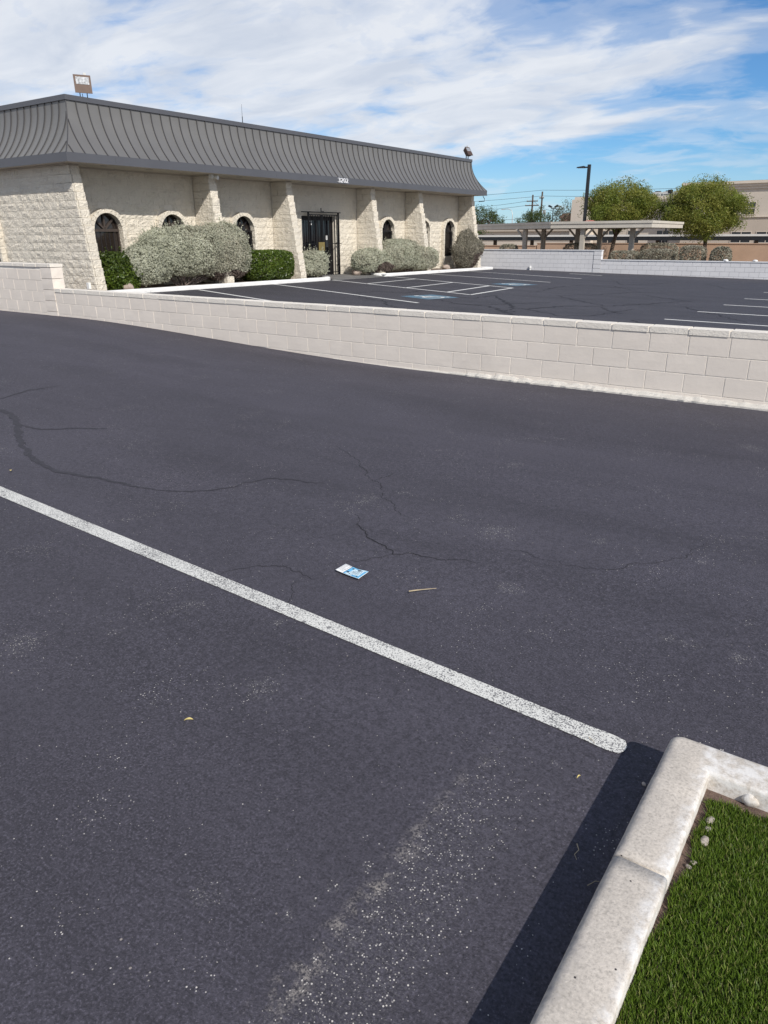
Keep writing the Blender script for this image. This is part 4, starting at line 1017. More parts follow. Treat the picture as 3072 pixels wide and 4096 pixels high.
# security light, vents and boxes on the building
sl2 = MB(); sl2.box(-17.72, -17.60, 16.30, 16.38, 3.24, 3.34); sl2.tube((-17.60, 16.44, 3.28), (-17.50, 16.46, 3.26), .04, .06, 12); sl2.tube((-17.66, 16.38, 3.30), (-17.58, 16.44, 3.29), .02, .02, 8)
tag(sl2.build('security_light', 'white_plastic'), 'small round security light under the eave above a pilaster', 'light')
ub = MB(); ub.box(-17.66, -17.56, EY-.07, EY-.004, .36, .52); ub.tube((-17.60, EY-.03, .12), (-17.60, EY-.03, .36), .018)
tag(ub.build('outlet_box', 'white_plastic'), 'small white outlet box low on the building corner', 'box')
# flood lamps on the roof
def flood(loc, rz, tilt, label, s=1.0):
    o = empty('floodlight', loc, label, 'floodlight', 'floodlights on the roof corners'); o.rotation_euler = (0, 0, rz)
    def rot(m, z=.30):
        c, s_ = math.cos(tilt), math.sin(tilt); m.v = [(x*s, (y*c-(q)*s_)*s, (y*s_+q*c+z)*s) for x, y, q in m.v]; return m
    h = MB().add(*tapered(.20, .20, .085, .78)); rot(h).build('housing', 'bronze', o)
    b = MB(); b.box(-.215, .215, -.105, -.085, -.215, .215); rot(b).build('door_frame', 'bronze', o)
    g = MB(); g.box(-.165, .165, -.112, -.104, -.01, .165); rot(g).build('lens', 'lamp_glass', o)
    y = MB(); y.box(-.10, -.08, -.01, .03, -.14, .12); y.box(.08, .10, -.01, .03, -.14, .12); y.path([(-.03, .02, .10), (-.02, .06, 0), (.02, .05, -.12)], .008, 6)
    y.v = [tuple(c*s for c in q) for q in y.v]; y.build('bracket', 'dark_metal', o)
    p = MB(); p.box(.06, .13, .06, .10, .25, .60); p.v = [tuple(c*s for c in q) for q in p.v]; p.build('photocell', 'hvac', o)
def tapered(w_, h, d, k):
    v = [(-w_, -d, -h), (w_, -d, -h), (w_, -d, h), (-w_, -d, h), (-w_*k, d, -h*k), (w_*k, d, -h*k), (w_*k, d, h*k), (-w_*k, d, h*k)]
    return v, [(0, 1, 2, 3), (7, 6, 5, 4), (0, 4, 5, 1), (1, 5, 6, 2), (2, 6, 7, 3), (3, 7, 4, 0)]
flood((-18.15, 12.72, 4.93), R(62), R(-6), 'brown floodlight above the near roof corner, glass facing the drive', .95)
flood((-18.15, 32.85, 4.93), R(88), R(-32), 'brown floodlight tilted down at the far roof corner', .95)
an = MB(); an.tube((-18.6, 18.75, 4.85), (-18.6, 18.75, 5.2), .012); an.tube((-18.6, 18.75, 5.2), (-18.6, 18.75, 5.55), .006, .003)
tag(an.build('antenna', 'dark_metal'), 'thin whip antenna standing on the flat roof', 'antenna')
hk = MB(); hk.path([(-17.5, 33.34, 3.34), (-17.5, 33.5, 3.22), (-17.5, 33.5, 3.12), (-17.7, 33.3, 3.10)], .015, 6)
tag(hk.build('service_conduit', 'dark_metal'), 'bent black conduit under the far eave of the building', 'conduit')

# ------------------------------------------------------------------ planter, kerb, entry slab
for ya, yb in ((9.5, 21.29), (24.45, 33.8)):
    tag(grid(FX-.02, -17.05, ya, yb, .3, lambda x, y: lotz(x, y)+.07+.02*wn(x*3, y*3)).build('planter_bed', 'mulch', smooth=True), kind='structure')
def white_kerb(pts, name):
    m = MB(); pr = [(0, -.06), (.006, .085), (.03, .108), (.13, .112), (.15, .09), (.152, -.06)]
    P = [Vector(p) for p in pts]; n = len(pr)
    for i, q in enumerate(P):
        d = (P[min(i+1, len(P)-1)]-P[max(i-1, 0)]).normalized(); nn = Vector((-d.y, d.x))
        for a, b in pr:
            c = q+nn*a; m.v.append((c.x, c.y, lotz(q.x, q.y)+b+.006*wn(c.x*5, c.y*5, b)))
    for i in range(len(P)-1):
        for k in range(n-1): m.f.append((i*n+k, (i+1)*n+k, (i+1)*n+k+1, i*n+k+1))
    m.f.append(tuple(range(n))); m.f.append(tuple((len(P)-1)*n+k for k in range(n))[::-1]); return m
k1 = [(-16.95, 9.6+.5*i) for i in range(22)]+[(-16.95-.55*(1-math.cos(R(a))), 20.75+.55*math.sin(R(a))) for a in range(10, 91, 10)]+[(-17.9, 21.30)]
k2 = [(-17.95, 24.35), (-17.6, 24.35)]+[(-17.5+.5*math.sin(R(a)), 24.85-.5*math.cos(R(a))) for a in range(0, 91, 15)]+[(-17.0, 25+.5*i) for i in range(18)]+[(-17.0, 33.75), (-17.3, 33.95), (-18.6, 33.95)]
tag(white_kerb(k1, 'planter_kerb').build('planter_kerb', 'white_kerb'), kind='structure')
tag(white_kerb(k2, 'planter_kerb').build('planter_kerb', 'white_kerb'), kind='structure')
tag(grid(FX-.12, -16.99, 21.31, 24.34, .5, lambda x, y: lotz(x, y)+.012+.055*sst((-17.0-x)/.9)).build('sidewalk', 'sealed_slab'), kind='structure')
pebble((-17.35, 12.72, .34), (.16, .13, .17), 'rounded tan boulder between green bush and large sage bush', 'boulder', 'boulder', 'boulder', seed=1.2)
pebble((-17.75, 22.95+.6, .27), (.20, .22, .13), 'dark boulder against the wall beside the entrance', 'boulder', 'boulder', 'boulder', seed=3.9)
pebble((-17.55, 30.1, .24), (.16, .22, .13), 'grey boulder below the far arched window', 'boulder', 'boulder', 'boulder', seed=6.1)

# ------------------------------------------------------------------ foliage
def leaf_mesh(name, P, N, size, aspect, mat, bias=.5, mats=None, sel=None, fold=0.0):
    """many small leaves: P points, N outward directions"""
    n = len(P); rnd = rng.normal(size=(n, 3)); nn = N*bias+rnd/np.linalg.norm(rnd, axis=1, keepdims=True)*(1-bias)
    nn /= np.linalg.norm(nn, axis=1, keepdims=True)+1e-9
    t = rng.normal(size=(n, 3)); u = np.cross(nn, t); u /= np.linalg.norm(u, axis=1, keepdims=True)+1e-9; v = np.cross(nn, u)
    s = (size*rng.uniform(.6, 1.3, n))[:, None]
    V = np.stack([P-u*s, P+v*s*aspect-u*s*.1, P+u*s, P-v*s*aspect-u*s*.1], 1).reshape(-1, 3)
    me = bpy.data.meshes.new(name); me.vertices.add(4*n); me.vertices.foreach_set('co', V.ravel().astype(np.float32))
    me.loops.add(4*n); me.loops.foreach_set('vertex_index', np.arange(4*n)); me.polygons.add(n)
    me.polygons.foreach_set('loop_start', np.arange(n)*4); me.polygons.foreach_set('loop_total', np.full(n, 4))
    for q in (mats or [mat]): me.materials.append(MATS[q])
    if sel is not None: me.polygons.foreach_set('material_index', sel.astype(np.int32))
    me.update(calc_edges=True); return me
def lump(P, f, seed):
    s = np.zeros(len(P))
    for k in range(4):
        a = np.random.default_rng(seed*10+k).normal(size=(3,)); a *= f*(1+.6*k)/np.linalg.norm(a)
        s += np.sin(P@a+seed+k*1.7)/(1+.5*k)
    return s/2.5
def shell(ells, n, thick, lumpy, seed, zmin=None, holes=True):
    """points on the joint surface of ellipsoids (c, r, power)"""
    A = np.array([e[1][0]*e[1][1]+e[1][1]*e[1][2]+e[1][0]*e[1][2] for e in ells]); A = A/A.sum(); PP = []; NN = []
    for ei, (e, a) in enumerate(zip(ells, A)):
        c = np.array(e[0]); r_ = np.array(e[1]); pw = e[2] if len(e) > 2 else 2.0
        m = int(n*a); d = rng.normal(size=(m, 3)); d /= np.linalg.norm(d, axis=1, keepdims=True)
        q = d/((np.abs(d)**pw).sum(1)**(1/pw))[:, None]                         # superellipsoid
        k = 1-np.abs(rng.normal(0, thick, m))+lumpy*lump(d*2.2, 2.4, seed+ei)+.35*lumpy*lump(d*6, 2.5, seed+ei+50)
        P = c+q*k[:, None]*r_; ok = np.ones(m, bool)
        for ej, g in enumerate(ells):
            if ej == ei: continue
            w_ = ((np.abs((P-np.array(g[0]))/np.array(g[1])))**(g[2] if len(g) > 2 else 2)).sum(1)
            ok &= w_ > .62
        nrm = np.sign(q)*np.abs(q)**(pw-1)/r_; nrm /= np.linalg.norm(nrm, axis=1, keepdims=True)+1e-9
        PP.append(P[ok]); NN.append(nrm[ok])
    P = np.concatenate(PP); N = np.concatenate(NN)
    if holes:
        k = lump(P, 9.0, seed+31)+.6*lump(P, 17.0, seed+77) > -.62+rng.normal(0, .1, len(P)); P = P[k]; N = N[k]
    if zmin is not None:
        k = P[:, 2] > zmin+.06*lump(P*3, 2, seed); P = P[k]; N = N[k]
    return P, N
def stems(base, tops, r_, mat, name, par, off):
    m = MB()
    for i, t in enumerate(tops):
        b = Vector(base)+Vector((random.uniform(-.08, .08), random.uniform(-.15, .15), 0)); t = Vector(t); mid = b.lerp(t, .5)+Vector((random.uniform(-.12, .12),)*2+(random.uniform(0, .1),))
        m.path([b, mid, t], [r_, r_*.8, r_*.4], 5)
    return m.build(name, mat, par, off)
def bush(name, ells, n, size, aspect, mats, label, group=None, thick=.05, lumpy=.05, zmin=None, wood='sage_wood', bias=.55, seed=1, sprigs=0, inner=.6, low=None):
    c = np.mean([e[0] for e in ells], axis=0); base = (float(c[0]), float(c[1]), lotz(c[0], c[1])+.06)
    o = empty(name, base, label, 'bush', group); off = Vector(base)*-1
    P, N = shell(ells, n, thick, lumpy, seed, zmin)
    P2, N2 = shell([(e[0], tuple(x*.86 for x in e[1]), *e[2:]) for e in ells], int(n*inner), .06, lumpy, seed, zmin, False)
    if sprigs:
        k = rng.choice(len(P), sprigs); s = []; sn = []
        for i in k:
            for j in range(7): s.append(P[i]+N[i]*(.02*j)*rng.uniform(.5, 1.2)+np.array([0, 0, .010*j])); sn.append(rng.normal(size=3))
        P = np.concatenate([P, np.array(s)]); sn = np.array(sn); N = np.concatenate([N, sn/np.linalg.norm(sn, axis=1, keepdims=True)])
    P = np.concatenate([P, P2]); N = np.concatenate([N, N2])
    sel = None
    if len(mats) > 1:
        sel = (lump(P*1.0, 2.0, seed+9)+rng.normal(0, .25, len(P)) > .28).astype(int)
        if low is not None and len(mats) > 2:
            sel = np.where((P[:, 2] < low[0]+.12*lump(P, 4, seed)) & (P[:, 1] > low[1]) & (P[:, 1] < low[2]), 2, sel)
    me = leaf_mesh('foliage', P-np.array(base), N, size, aspect, None, bias, mats, sel)
    link('foliage', me, o)
    tops = [P[i]+np.array([0, 0, -.05])-(P[i]-np.array(c))*.25 for i in rng.choice(len(P), 16)]
    stems((base[0], base[1], base[2]-.08), tops, .022, wood, 'stem', o, off)
    return o
gs = 'grey sage bushes in the planter'
bush('sage_bush', [((-17.72, 15.25, 1.22), (.62, 1.65, .70), 2.6), ((-17.70, 16.55, 1.18), (.62, 1.02, .86), 2.5), ((-17.62, 13.65, .88), (.52, .82, .62), 2.0), ((-17.72, 14.25, 1.28), (.5, .75, .58), 2.1)], 90000, .026, .45,
     ['leaf_sage', 'leaf_sage_b', 'leaf_mauve'], 'huge silvery sage bush, the largest of all in the planter', gs, .07, .075, .38, seed=3, sprigs=700, low=(.62, 15.9, 17.8))
bush('sage_bush', [((-17.62, 20.78, .70), (.42, .66, .44), 3.0)], 15000, .027, .45, ['leaf_sage', 'leaf_sage_b'], 'small clipped sage bush beside the iron gate', gs, .07, .06, .22, seed=5, sprigs=120)
bush('sage_bush', [((-17.60, 24.25, .72), (.42, 1.05, .46), 2.6), ((-17.55, 25.0, .55), (.4, .6, .36), 2.4)], 20000, .027, .45, ['leaf_sage', 'leaf_sage_b', 'leaf_mauve'], 'rounded sage bush just past the entrance, brown at its foot', gs, .07, .07, .20, seed=7, sprigs=220, low=(.55, 24.3, 25.6))
bush('sage_bush', [((-17.65, 26.35, .88), (.52, 1.35, .60), 3.0), ((-17.60, 28.0, .68), (.48, 1.15, .50), 2.8)], 30000, .027, .45, ['leaf_sage', 'leaf_sage_b'], 'long flat-topped sage hedge sloping down below the arched window', gs, .06, .055, .2, seed=9, sprigs=220)
bush('sage_bush', [((-17.45, 32.0, .98), (.52, 1.45, .62), 1.7), ((-17.45, 31.75, 1.30), (.4, .75, .62), 1.7), ((-17.5, 31.9, .55), (.4, 1.0, .42), 2)], 23000, .026, .42, ['leaf_hedge', 'leaf_sage_b', 'leaf_mauve'], 'brownish diamond-shaped sage bush at the far building corner', gs, .09, .08, .12, seed=11, sprigs=260, low=(.8, 31.9, 33))
bush('green_bush', [((-17.68, 12.62, .72), (.42, .50, .55), 2.4), ((-17.6, 12.85, .5), (.36, .42, .36), 2.2)], 9500, .040, .5, ['leaf_dark', 'leaf_green'], 'dark glossy green bush at the near building corner', None, .08, .07, .12, 'bark', .35, 13, 40)
bush('green_hedge', [((-17.62, 18.45, .70), (.52, 1.02, .50), 4.0)], 17000, .032, .5, ['leaf_green', 'leaf_dark'], 'clipped bright green hedge beside the huge sage bush', None, .04, .025, .17, 'bark', .35, 15, 0)

def tree(name, base, trunk_h, crown, label, mats, nclump, nleaf, lsize, seed, group=None, tr=.13, forks=4, lean=(0, 0), clr=.34):
    o = empty(name, base, label, 'tree', group); rg = random.Random(seed); B = Vector((0, 0, 0)); m = MB()
    top = Vector((lean[0], lean[1], trunk_h)); m.path([B, B.lerp(top, .5)+Vector((rg.uniform(-.06, .06), rg.uniform(-.06, .06), 0)), top], [tr, tr*.8, tr*.72], 9)
    tips = []; C = Vector(crown[0])-Vector(base); rad = Vector(crown[1])
    for i in range(forks):
        a = 2*math.pi*i/forks+rg.uniform(-.4, .4); e = C+Vector((math.cos(a)*rad.x*.55, math.sin(a)*rad.y*.55, rg.uniform(-.25, .25)*rad.z))
        k = top.lerp(e, .45)+Vector((0, 0, .15)); m.path([top-Vector((0, 0, .1)), k, e], [tr*.62, tr*.42, tr*.2], 7)
        for j in range(5):
            d = Vector((rg.gauss(0, 1), rg.gauss(0, 1), rg.gauss(.3, .8))).normalized(); t = C+Vector((d.x*rad.x*.8, d.y*rad.y*.8, d.z*rad.z*.8))
            s = k.lerp(e, rg.uniform(.2, 1)); m.path([s, s.lerp(t, .5)+Vector((0, 0, .08)), t], [tr*.2, tr*.13, tr*.05], 5); tips.append(t)
    m.build('trunk', 'bark', o, smooth=True)
    PP = []; NN = []; S = []
    for i in range(nclump):
        d = Vector((rg.gauss(0, 1), rg.gauss(0, 1), rg.gauss(0, 1))).normalized(); rr_ = rg.uniform(.45, 1.02)**.6
        lf = 1+.16*math.sin(d.x*4+seed)+.12*math.sin(d.y*6+d.z*5+seed)
        c = np.array([C.x+d.x*rad.x*rr_*lf, C.y+d.y*rad.y*rr_*lf, C.z+d.z*rad.z*rr_*lf])
        if d.z < -.55: c[2] += .15*rad.z
        n = int(nleaf*rg.uniform(.6, 1.3)); q = np.clip(rng.normal(size=(n, 3)), -1.7, 1.7)*np.array([clr, clr, clr*.8])*.62*rg.uniform(.6, 1.2)
        q[:, 2] -= .25*np.hypot(q[:, 0], q[:, 1])
        PP.append(c+q); dd = q+np.array([d.x, d.y, d.z+.3])*.2; NN.append(dd/np.linalg.norm(dd, axis=1, keepdims=True)); S.append(np.full(n, 1 if rg.random() < .45 else 0))
    P = np.concatenate(PP); N = np.concatenate(NN)
    link('crown', leaf_mesh('crown', P, N, lsize, .30, None, .25, mats, np.concatenate(S) if len(mats) > 1 else None), o)
    return o
tg = 'trees behind the grey wall'
tree('mesquite_tree', (-16.7, 50.0, -.6), 2.2, ((-16.15, 50.0, 3.30), (2.55, 2.1, 1.30)), 'round green tree rising behind the near carport roof', ['leaf_tree', 'leaf_tree_y'], 360, 150, .066, 21, tg, .16, 4, (.3, 0), .40)
tree('mesquite_tree', (-10.8, 50.0, -.6), 2.0, ((-11.2, 50.0, 2.92), (2.75, 2.1, 1.52)), 'broad olive green tree in front of the tan office', ['leaf_tree_y', 'leaf_tree'], 430, 150, .066, 33, tg, .15, 5, (0, 0), .42)
# far trees
tree('far_tree', (-57.5, 110, -.6), 2.2, ((-57.3, 110, 3.6), (3.0, 3, 2.0)), 'distant green tree just beyond the building edge', ['leaf_far'], 90, 60, .16, 41, None, .25, 4, clr=.8)
tree('far_tree', (-48, 108, -.6), 2.0, ((-47.6, 108, 3.2), (2.7, 2.5, 2.0)), 'distant green tree behind the utility poles', ['leaf_far'], 90, 60, .15, 43, None, .2, 4, clr=.7)
tree('far_tree', (-43, 108, -.6), 2.0, ((-42.9, 108, 3.9), (2.0, 2, 2.2)), 'distant sparse greyish tree beside the pale tower', ['leaf_far_grey'], 55, 55, .14, 47, None, .2, 4, clr=.7)
tree('far_tree', (-45, 82, -.6), 1.2, ((-45, 82, 1.5), (2.6, 2, 1.0)), 'low dark tree under the far carport roof line', ['leaf_far'], 60, 50, .12, 49, None, .15, 3, clr=.5)
# clipped shrubs behind the grey wall
def box_hedge(x0, x1, y, z0, z1, label, seed, dep=.5, pw=5.0, name='clipped_shrub'):
    c = ((x0+x1)/2, y, (z0+z1)/2); o = empty(name, (c[0], c[1], z0), label, 'shrub', 'clipped shrubs behind the grey wall')
    P, N = shell([(c, ((x1-x0)/2, dep, (z1-z0)/2), pw)], 5200, .06, .035, seed); P2, N2 = shell([(c, ((x1-x0)/2*.85, dep*.85, (z1-z0)/2*.85), pw)], 1200, .06, .03, seed)
    P = np.concatenate([P, P2]); N = np.concatenate([N, N2])
    link('foliage', leaf_mesh('foliage', P-np.array([c[0], c[1], z0]), N, .042, .4, None, .3, ['leaf_hedge', 'leaf_sage_b'], (rng.random(len(P)) < .3).astype(int)), o)
    m = MB()
    for i in range(7): m.path([(random.uniform(-.1, .1), 0, -.3), (random.uniform(-.2, .2), random.uniform(-.2, .2), .3), (random.uniform(-1, 1)*(x1-x0)*.4, random.uniform(-.3, .3), (z1-z0)*.8)], .015, 5)
    m.build('stem', 'bark', o)
box_hedge(-12.95, -11.52, 39.0, -.25, .83, 'low clipped shrub behind the brown carport post', 61)
box_hedge(-11.42, -9.78, 39.0, -.25, .92, 'long clipped shrub next to the brown carport post', 62)
box_hedge(-9.48, -8.32, 39.0, -.25, 1.08, 'tallest square-cut shrub below the olive green tree', 63)
box_hedge(-8.12, -7.15, 39.0, -.35, 1.05, 'ragged clipped shrub standing apart beyond the square-cut one', 64, pw=3.0)
box_hedge(-12.4, -10.4, 42.2, -.2, 1.16, 'darker clipped shrub in the second row under the first tree', 65, .4)
box_hedge(-16.3, -14.4, 41.0, -.2, 1.16, 'clipped shrub against the tan wall between carport posts', 66, .4)
box_hedge(-20.2, -19.2, 41.0, -.2, 1.10, 'clipped shrub seen between the first carport posts', 67, .4)

# ------------------------------------------------------------------ near carport
cp = empty('carport', (-14, 41, -.6), 'beige steel carport with a flat roof just behind the grey wall', 'carport'); CO = Vector((14, -41, .6))
poly = [(-11.07, 39.0), (-11.48, 46.6), (-19.0, 48.6), (-27.0, 47.8), (-16.30, 39.0)]
MB().prism(poly, 1.99, 2.18).build('roof_deck', 'carport_brown', cp, CO)
def fascia(a, b, z0, z1, out_=.04):
    a = Vector(a); b = Vector(b); d = (b-a).normalized(); n = Vector((d.y, -d.x))
    for (za, zb, o_) in ((z0, z0+(z1-z0)*.62, out_), (z0+(z1-z0)*.62+.004, z1, out_+.035)):
        m = MB(); m.prism([(a+n*.002)[:], (a+n*o_-d*o_)[:], (b+n*o_+d*o_)[:], (b+n*.002)[:]], za, zb); m.build('fascia', 'carport_roof', cp, CO)
for i in range(len(poly)): fascia(poly[i-1], poly[i], 1.92, 2.25)
MB().prism([(x*.999-.01, y*1.0005) for x, y in poly], 2.182, 2.20).build('roof_sheet', 'carport_roof', cp, CO)
CP = [(-18.85, 41.35), (-14.62, 39.25), (-12.25, 40.0), (-18.85, 44.0), (-16.7, 44.0), (-15.35, 44.0)]
for i, (x, y) in enumerate(CP):
    p = MB().box(x-.115, x+.115, y-.10, y+.10, -.62, 1.93).build('post', 'carport_steel', cp, CO)
    for s in ((-1,) if i in (0,) else (1,) if i in (1, 2) else (-1, 1)):
        b = MB(); b.add([(x+s*.13, y-.05, 1.42), (x+s*.13, y+.05, 1.42), (x+s*.62, y+.05, 1.92), (x+s*.62, y-.05, 1.92), (x+s*.13, y-.05, 1.54), (x+s*.13, y+.05, 1.54), (x+s*.50, y+.05, 1.92), (x+s*.50, y-.05, 1.92)],
              [(0, 1, 2, 3), (7, 6, 5, 4), (0, 3, 7, 4), (1, 5, 6, 2), (0, 4, 5, 1), (3, 2, 6, 7)]); b.build('brace', 'carport_steel', p)
tp = MB()
for i in range(7): tp.add([(-15.55+.22*i, 40.2, 2.21), (-15.55+.22*(i+1), 40.2, 2.21), (-15.55+.22*(i+1), 41.2, 2.27+.06*math.sin(i)), (-15.55+.22*i, 41.2, 2.27+.06*math.sin(i-1))], [(0, 1, 2, 3)])
tpo = tp.build('tarp', 'red_tarp'); tag(tpo, 'crumpled red tarp lying on the near carport roof', 'tarp'); tpo.modifiers.new('cloth', 'SOLIDIFY').thickness = .02

# far carport, long thin roof
fc = empty('far_carport', (-25, 60, -.7), 'long low carport with a thin white-edged roof beyond the trees', 'carport'); FO = Vector((25, -60, .7))
MB().box(-48, 4, 60, 66, 1.27, 1.40).build('roof_deck', 'carport_brown', fc, FO)
MB().box(-48, 4, 59.94, 59.995, 1.42, 1.56).build('fascia', 'far_roof_white', fc, FO); MB().box(-48, 4, 60.0, 66, 1.405, 1.50).build('roof_sheet', 'far_roof_white', fc, FO)
MB().box(-48, 4, 59.97, 59.998, 1.14, 1.415).build('shade_strip', 'dark_metal', fc, FO)  # near-black strip standing in for the shadow band under the deck
for x in np.arange(-46, 4, 3.6): MB().box(x-.12, x+.12, 62.8, 63.05, -.7, 1.27).build('post', 'carport_brown', fc, FO)
# tan walls
MB_ = MB(); MB_.box(-23.6, 8, 54, 54.25, -.62, .97); tw = MB_.build('stucco_wall', 'tan_stucco'); tag(tw, 'tan stucco wall behind the trees and clipped shrubs', 'wall')
MB().box(-23.65, 8, 53.96, 54.29, .972, 1.02).build('coping', 'tan_stucco', tw)
tw2 = MB().box(-46, -23.7, 54.05, 54.25, -.62, .80).build('stucco_wall', 'tan_stucco'); tag(tw2, 'lower tan stucco wall seen under the carport roof', 'wall')
MB().box(-46, -23.7, 54.0, 54.3, .802, .84).build('coping', 'tan_stucco', tw2)
tw3 = MB().box(-46, -26, 72, 72.3, -.62, 1.02).build('stucco_wall', 'office_trim'); tag(tw3, 'pale far wall glimpsed under the long carport', 'wall')
MB().box(-46, -26, 71.95, 72.35, 1.022, 1.06).build('coping', 'office_trim', tw3)

# ------------------------------------------------------------------ office beyond the trees
of = empty('office_building', (-18, 86, -.6), 'two storey tan stucco office with a moulded parapet beyond the trees', 'building'); OO = Vector((18, -86, .6))
# taller wing
MB().box(-19.7, 6, 80, 96, 3.10, 5.49).build('upper_wall', 'office_stucco', of, OO)
MB().box(-19.7, 6, 79.98, 96, -.6, 3.02).build('lower_wall', 'office_low', of, OO)
MB().box(-19.85, 6, 79.86, 96.1, 3.02, 3.10).build('string_course', 'office_trim', of, OO)
for (z0, z1, o_) in ((5.49, 5.72, .12), (5.72, 5.95, .26), (5.95, 6.19, .42)):
    MB().box(-19.7-o_, 6, 80-o_, 96, z0, z1).build('parapet_moulding', 'office_trim', of, OO)
MB().box(-16.6, -13.0, 84, 92, 6.2, 6.45).build('roof_hatch', 'green_roof', of, OO)
# lower wing
MB().box(-30.4, -19.72, 82, 96, -.6, 4.64).build('wing_wall', 'office_stucco', of, OO)
for (z0, z1, o_) in ((4.64, 4.88, .10), (4.88, 5.20, .22)): MB().box(-30.4, -19.86, 82-o_, 96, z0, z1).build('parapet_moulding', 'office_trim', of, OO)
MB().box(-31.0, -29.3, 79.2, 81.9, -.6, 5.0).build('pylon', 'office_trim', of, OO); MB().box(-30.8, -29.5, 79.4, 81.7, 5.0, 5.25).build('pylon_cap', 'office_trim', of, OO)
def owin(x0, x1, z0, z1, y):
    f = MB(); f.box(x0-.06, x1+.06, y-.05, y-.012, z0-.06, z0); f.box(x0-.06, x1+.06, y-.05, y-.012, z1, z1+.06); f.box(x0-.06, x0, y-.05, y-.012, z0, z1); f.box(x1, x1+.06, y-.05, y-.012, z0, z1)
    f.box(x0, x1, y-.045, y-.014, (z0+z1)/2-.03, (z0+z1)/2+.03); f.box((x0+x1)/2-.03, (x0+x1)/2+.03, y-.044, y-.015, z0, z1)
    o = f.build('window', 'office_trim', of, OO); MB().box(x0, x1, y-.03, y-.016, z0, z1).build('pane', 'office_glass', o)
for x in (-14.45, -10.9, -7.4): owin(x, x+1.15, 3.27, 4.34, 80)
for x in (-15.0, -12.8, -10.3, -7.6): owin(x, x+1.7, -.2, 1.72, 79.98)
for x in (-28.3, -25.6, -22.6): owin(x, x+1.2, .2, 1.9, 82)
def hvac(x, wd, h, label, y=85):
    o = empty('roof_unit', (x, y, 4.64), label, 'air conditioner', 'rooftop air conditioners')
    MB().box(0, wd, 0, 1.0, 0, h).build('casing', 'hvac', o); g = MB()
    for i in range(5): g.box(.08, wd-.08, -.03, -.004, .15+i*(h-.3)/5, .15+i*(h-.3)/5+.05)
    g.build('grille', 'dark_metal', o); f = MB(); f.tube((wd/2, .5, h), (wd/2, .5, h+.10), .3, .3, 14); f.build('fan', 'dark_metal', o)
hvac(-24.4, .9, 1.10, 'pale rooftop air conditioner closest to the first tree'); hvac(-23.3, .85, 1.12, 'middle pale rooftop air conditioner on the lower wing'); hvac(-22.2, 1.5, 1.16, 'dark grilled rooftop air conditioner nearest the flood lamp pole')

# ------------------------------------------------------------------ lamp posts, poles and wires
lp = empty('street_lamp', (-17.85, 48, -.6), 'tall black lamp post with a flat head rising over the carport', 'street lamp')
m = MB(); m.box(-.085, .085, -.085, .085, 0, 6.27); m.build('pole', 'dark_metal', lp)
m = MB(); m.box(-.40, -.085, -.04, .04, 6.08, 6.16); m.build('arm', 'dark_metal', lp)
m = MB(); m.add([(-.78, -.16, 6.10), (-.30, -.16, 6.08), (-.30, .16, 6.08), (-.78, .16, 6.10), (-.74, -.13, 6.16), (-.32, -.15, 6.20), (-.32, .15, 6.20), (-.74, .13, 6.16)], [(3, 2, 1, 0), (4, 5, 6, 7), (0, 1, 5, 4), (1, 2, 6, 5), (2, 3, 7, 6), (3, 0, 4, 7)]); m.build('lamp_head', 'dark_metal', lp)
fl = empty('flood_pole', (-45.9, 110, -.6), 'twin-headed floodlight pole beyond the carports', 'lamp post')
m = MB(); m.tube((0, 0, 0), (0, 0, 5.7), .10, .07); m.tube((-.35, 0, 5.75), (.42, 0, 5.75), .05); m.build('pole', 'dark_metal', fl)
for s in (-1, 1):
    m = MB(); m.add([(s*.25, -.2, 5.85), (s*.75, -.25, 6.05), (s*.75, .25, 6.05), (s*.25, .2, 5.85), (s*.22, -.2, 6.05), (s*.68, -.22, 6.28), (s*.68, .22, 6.28), (s*.22, .2, 6.05)], [(0, 1, 2, 3), (7, 6, 5, 4), (0, 4, 5, 1), (1, 5, 6, 2), (2, 6, 7, 3), (3, 7, 4, 0)]); m.build('lamp_head', 'dark_metal', fl)
fp = empty('flood_pole', (-19.6, 74, -.6), 'short single floodlight pole between the two trees', 'lamp post')
m = MB(); m.tube((0, 0, 0), (0, 0, 5.65), .09, .07); m.box(0, .5, -.02, .02, 5.05, 5.12); m.build('pole', 'dark_metal', fp); m = MB().add(*tapered(.22, .16, .14, .7)); m.v = [(x, y, z+5.8) for x, y, z in m.v]; m.build('lamp_head', 'dark_metal', fp)
cs = empty('curved_street_lamp', (-56.3, 118, -.6), 'far thin street lamp with a curved arm by the building edge', 'street lamp')
m = MB(); m.tube((0, 0, 0), (0, 0, 5.2), .09, .06); m.path([(0, 0, 5.2), (-.2, 0, 5.9), (-.9, 0, 6.15), (-1.6, 0, 6.1)], .05, 6); m.build('pole', 'hvac', cs); m = MB(); m.box(-2.1, -1.6, -.1, .1, 6.02, 6.14); m.build('lamp_head', 'hvac', cs)
def upole(x, y, h, label, arms):
    o = empty('utility_pole', (x, y, -.6), label, 'utility pole'); m = MB(); m.tube((0, 0, 0), (0, 0, h+.6), .17, .12, 10); m.build('pole', 'pole_wood', o)
    for z, wd in arms:
        a = MB(); a.box(-wd, wd, -.18, -.08, z+.5, z+.64); a.build('crossarm', 'pole_wood', o)
        for s in (-.9, -.35, .35, .9): i_ = MB(); i_.tube((s*wd, -.13, z+.64), (s*wd, -.13, z+.82), .05, .03, 8); i_.build('insulator', 'hvac', o)
    return o
u1 = upole(-49.3, 110, 7.15, 'shorter wooden utility pole with crossarm and transformer', [(5.7, 1.1), (6.3, .9)])
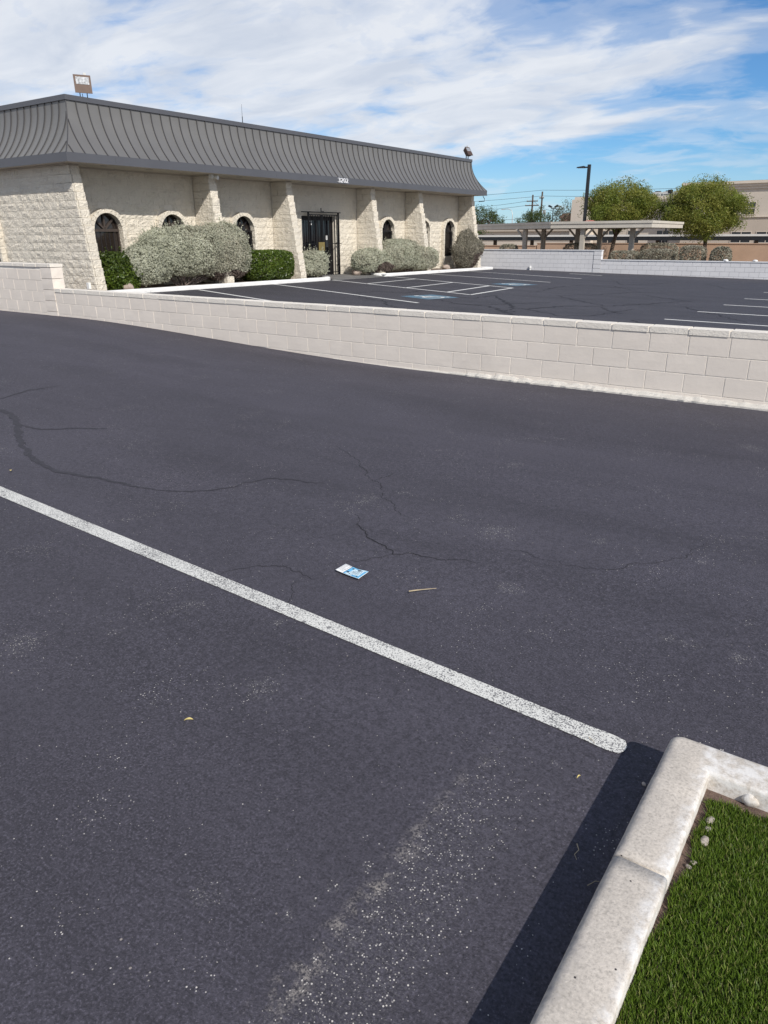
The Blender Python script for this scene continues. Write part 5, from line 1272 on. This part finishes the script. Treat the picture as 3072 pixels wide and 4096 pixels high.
m = MB(); m.tube((-.45, -.1, 2.9), (-.45, -.1, 4.0), .30, .30, 12); m.tube((-.45, -.1, 4.0), (-.45, -.1, 4.12), .30, .12, 12); m.build('transformer', 'hvac', u1)
u2 = upole(-47.8, 110, 7.55, 'taller wooden utility pole with a side bracket', [(6.7, .35)])
m = MB(); m.path([(.1, 0, 5.6), (.6, 0, 5.5), (.7, 0, 4.6), (.5, 0, 4.1)], .05, 6); m.box(.3, .7, -.1, .1, 5.0, 5.6); m.build('service_drop', 'hvac', u2)
def wire(a, b, sag, label, r_=.022):
    a = Vector(a); b = Vector(b); pts = [a.lerp(b, i/14)-Vector((0, 0, sag*4*(i/14)*(1-i/14))) for i in range(15)]
    tag(MB().path(pts, r_, 5).build('power_line', 'wire'), label, 'wire')
wire((-80, 112, 7.35), (-47.8, 110, 7.75), .25, 'topmost power line running from the building edge to the taller pole')
wire((-47.8, 110, 7.75), (-15, 108, 7.3), .25, 'topmost power line running from the taller pole towards the office')
wire((-80, 112, 6.45), (-47.8, 110, 6.95), .25, 'second power line from the building edge to the taller pole')
wire((-47.8, 110, 6.95), (-15, 108, 6.4), .25, 'second power line from the taller pole towards the office')
wire((-80, 112, 6.2), (-50.2, 110, 6.3), .75, 'sagging power line ending on the upper crossarm of the shorter pole')
wire((-80, 112, 5.75), (-50.3, 110, 5.7), .7, 'sagging power line ending on the lower crossarm of the shorter pole')
wire((-80, 113, 3.75), (-49.3, 110, 3.8), .1, 'thin telephone wire just above the distant tree tops')
wire((-49.1, 110, 6.3), (-47.8, 110, 5.4), .1, 'short slack wire joining the two utility poles')
wire((-47.7, 110, 5.3), (-40.5, 104, 4.8), .35, 'slack service wire from the taller pole to the pale tower, upper of two')
wire((-47.7, 110, 4.6), (-40.5, 104, 4.3), .75, 'slack service wire from the taller pole to the pale tower, lower of two')

# ------------------------------------------------------------------ small far buildings
sh = empty('white_shed', (-54, 100, -.6), 'small white gabled shed under the carport roof line', 'shed')
MB().box(-1.6, 1.2, 0, 4, 0, 2.2).build('wall', 'shed_white', sh); m = MB(); m.vprism([(-1.9, 2.15), (1.5, 2.15), (-.2, 2.75)], -.1, 4.1); m.build('roof', 'shed_white', sh)
gr = empty('green_roofed_house', (-56.5, 96, -.6), 'low house with a dark green roof beside the white shed', 'house')
MB().box(-4, 1.4, 0, 5, 0, 1.7).build('wall', 'office_trim', gr); m = MB(); m.vprism([(-4.3, 1.7), (1.7, 1.7), (.8, 2.5), (-3.4, 2.5)], -.2, 5.2); m.build('roof', 'green_roof', gr)
bb = empty('brown_house', (-45.2, 120, -.6), 'distant brown brick house behind the floodlight pole', 'house')
MB().box(-3.5, 2.5, 0, 6, 0, 4.7).build('wall', 'brick_brown', bb); m = MB(); m.vprism([(-3.8, 4.7), (2.8, 4.7), (2.0, 5.35), (-3.0, 5.35)], -.2, 6.2); m.build('roof', 'brick_brown', bb)
lh = empty('long_house', (-50, 92, -.6), 'long low pale house seen between the two carport roofs', 'house')
MB().box(-8, 20, 0, 6, 0, 2.55).build('wall', 'office_trim', lh); m = MB(); m.box(-8.3, 20.3, -.3, 6.3, 2.55, 2.8); m.build('roof', 'office_low', lh)
for x in (-6, -2, 2, 6, 10, 14): MB().box(x, x+1.3, -.03, -.006, 1.1, 2.1).build('window', 'office_glass', lh)
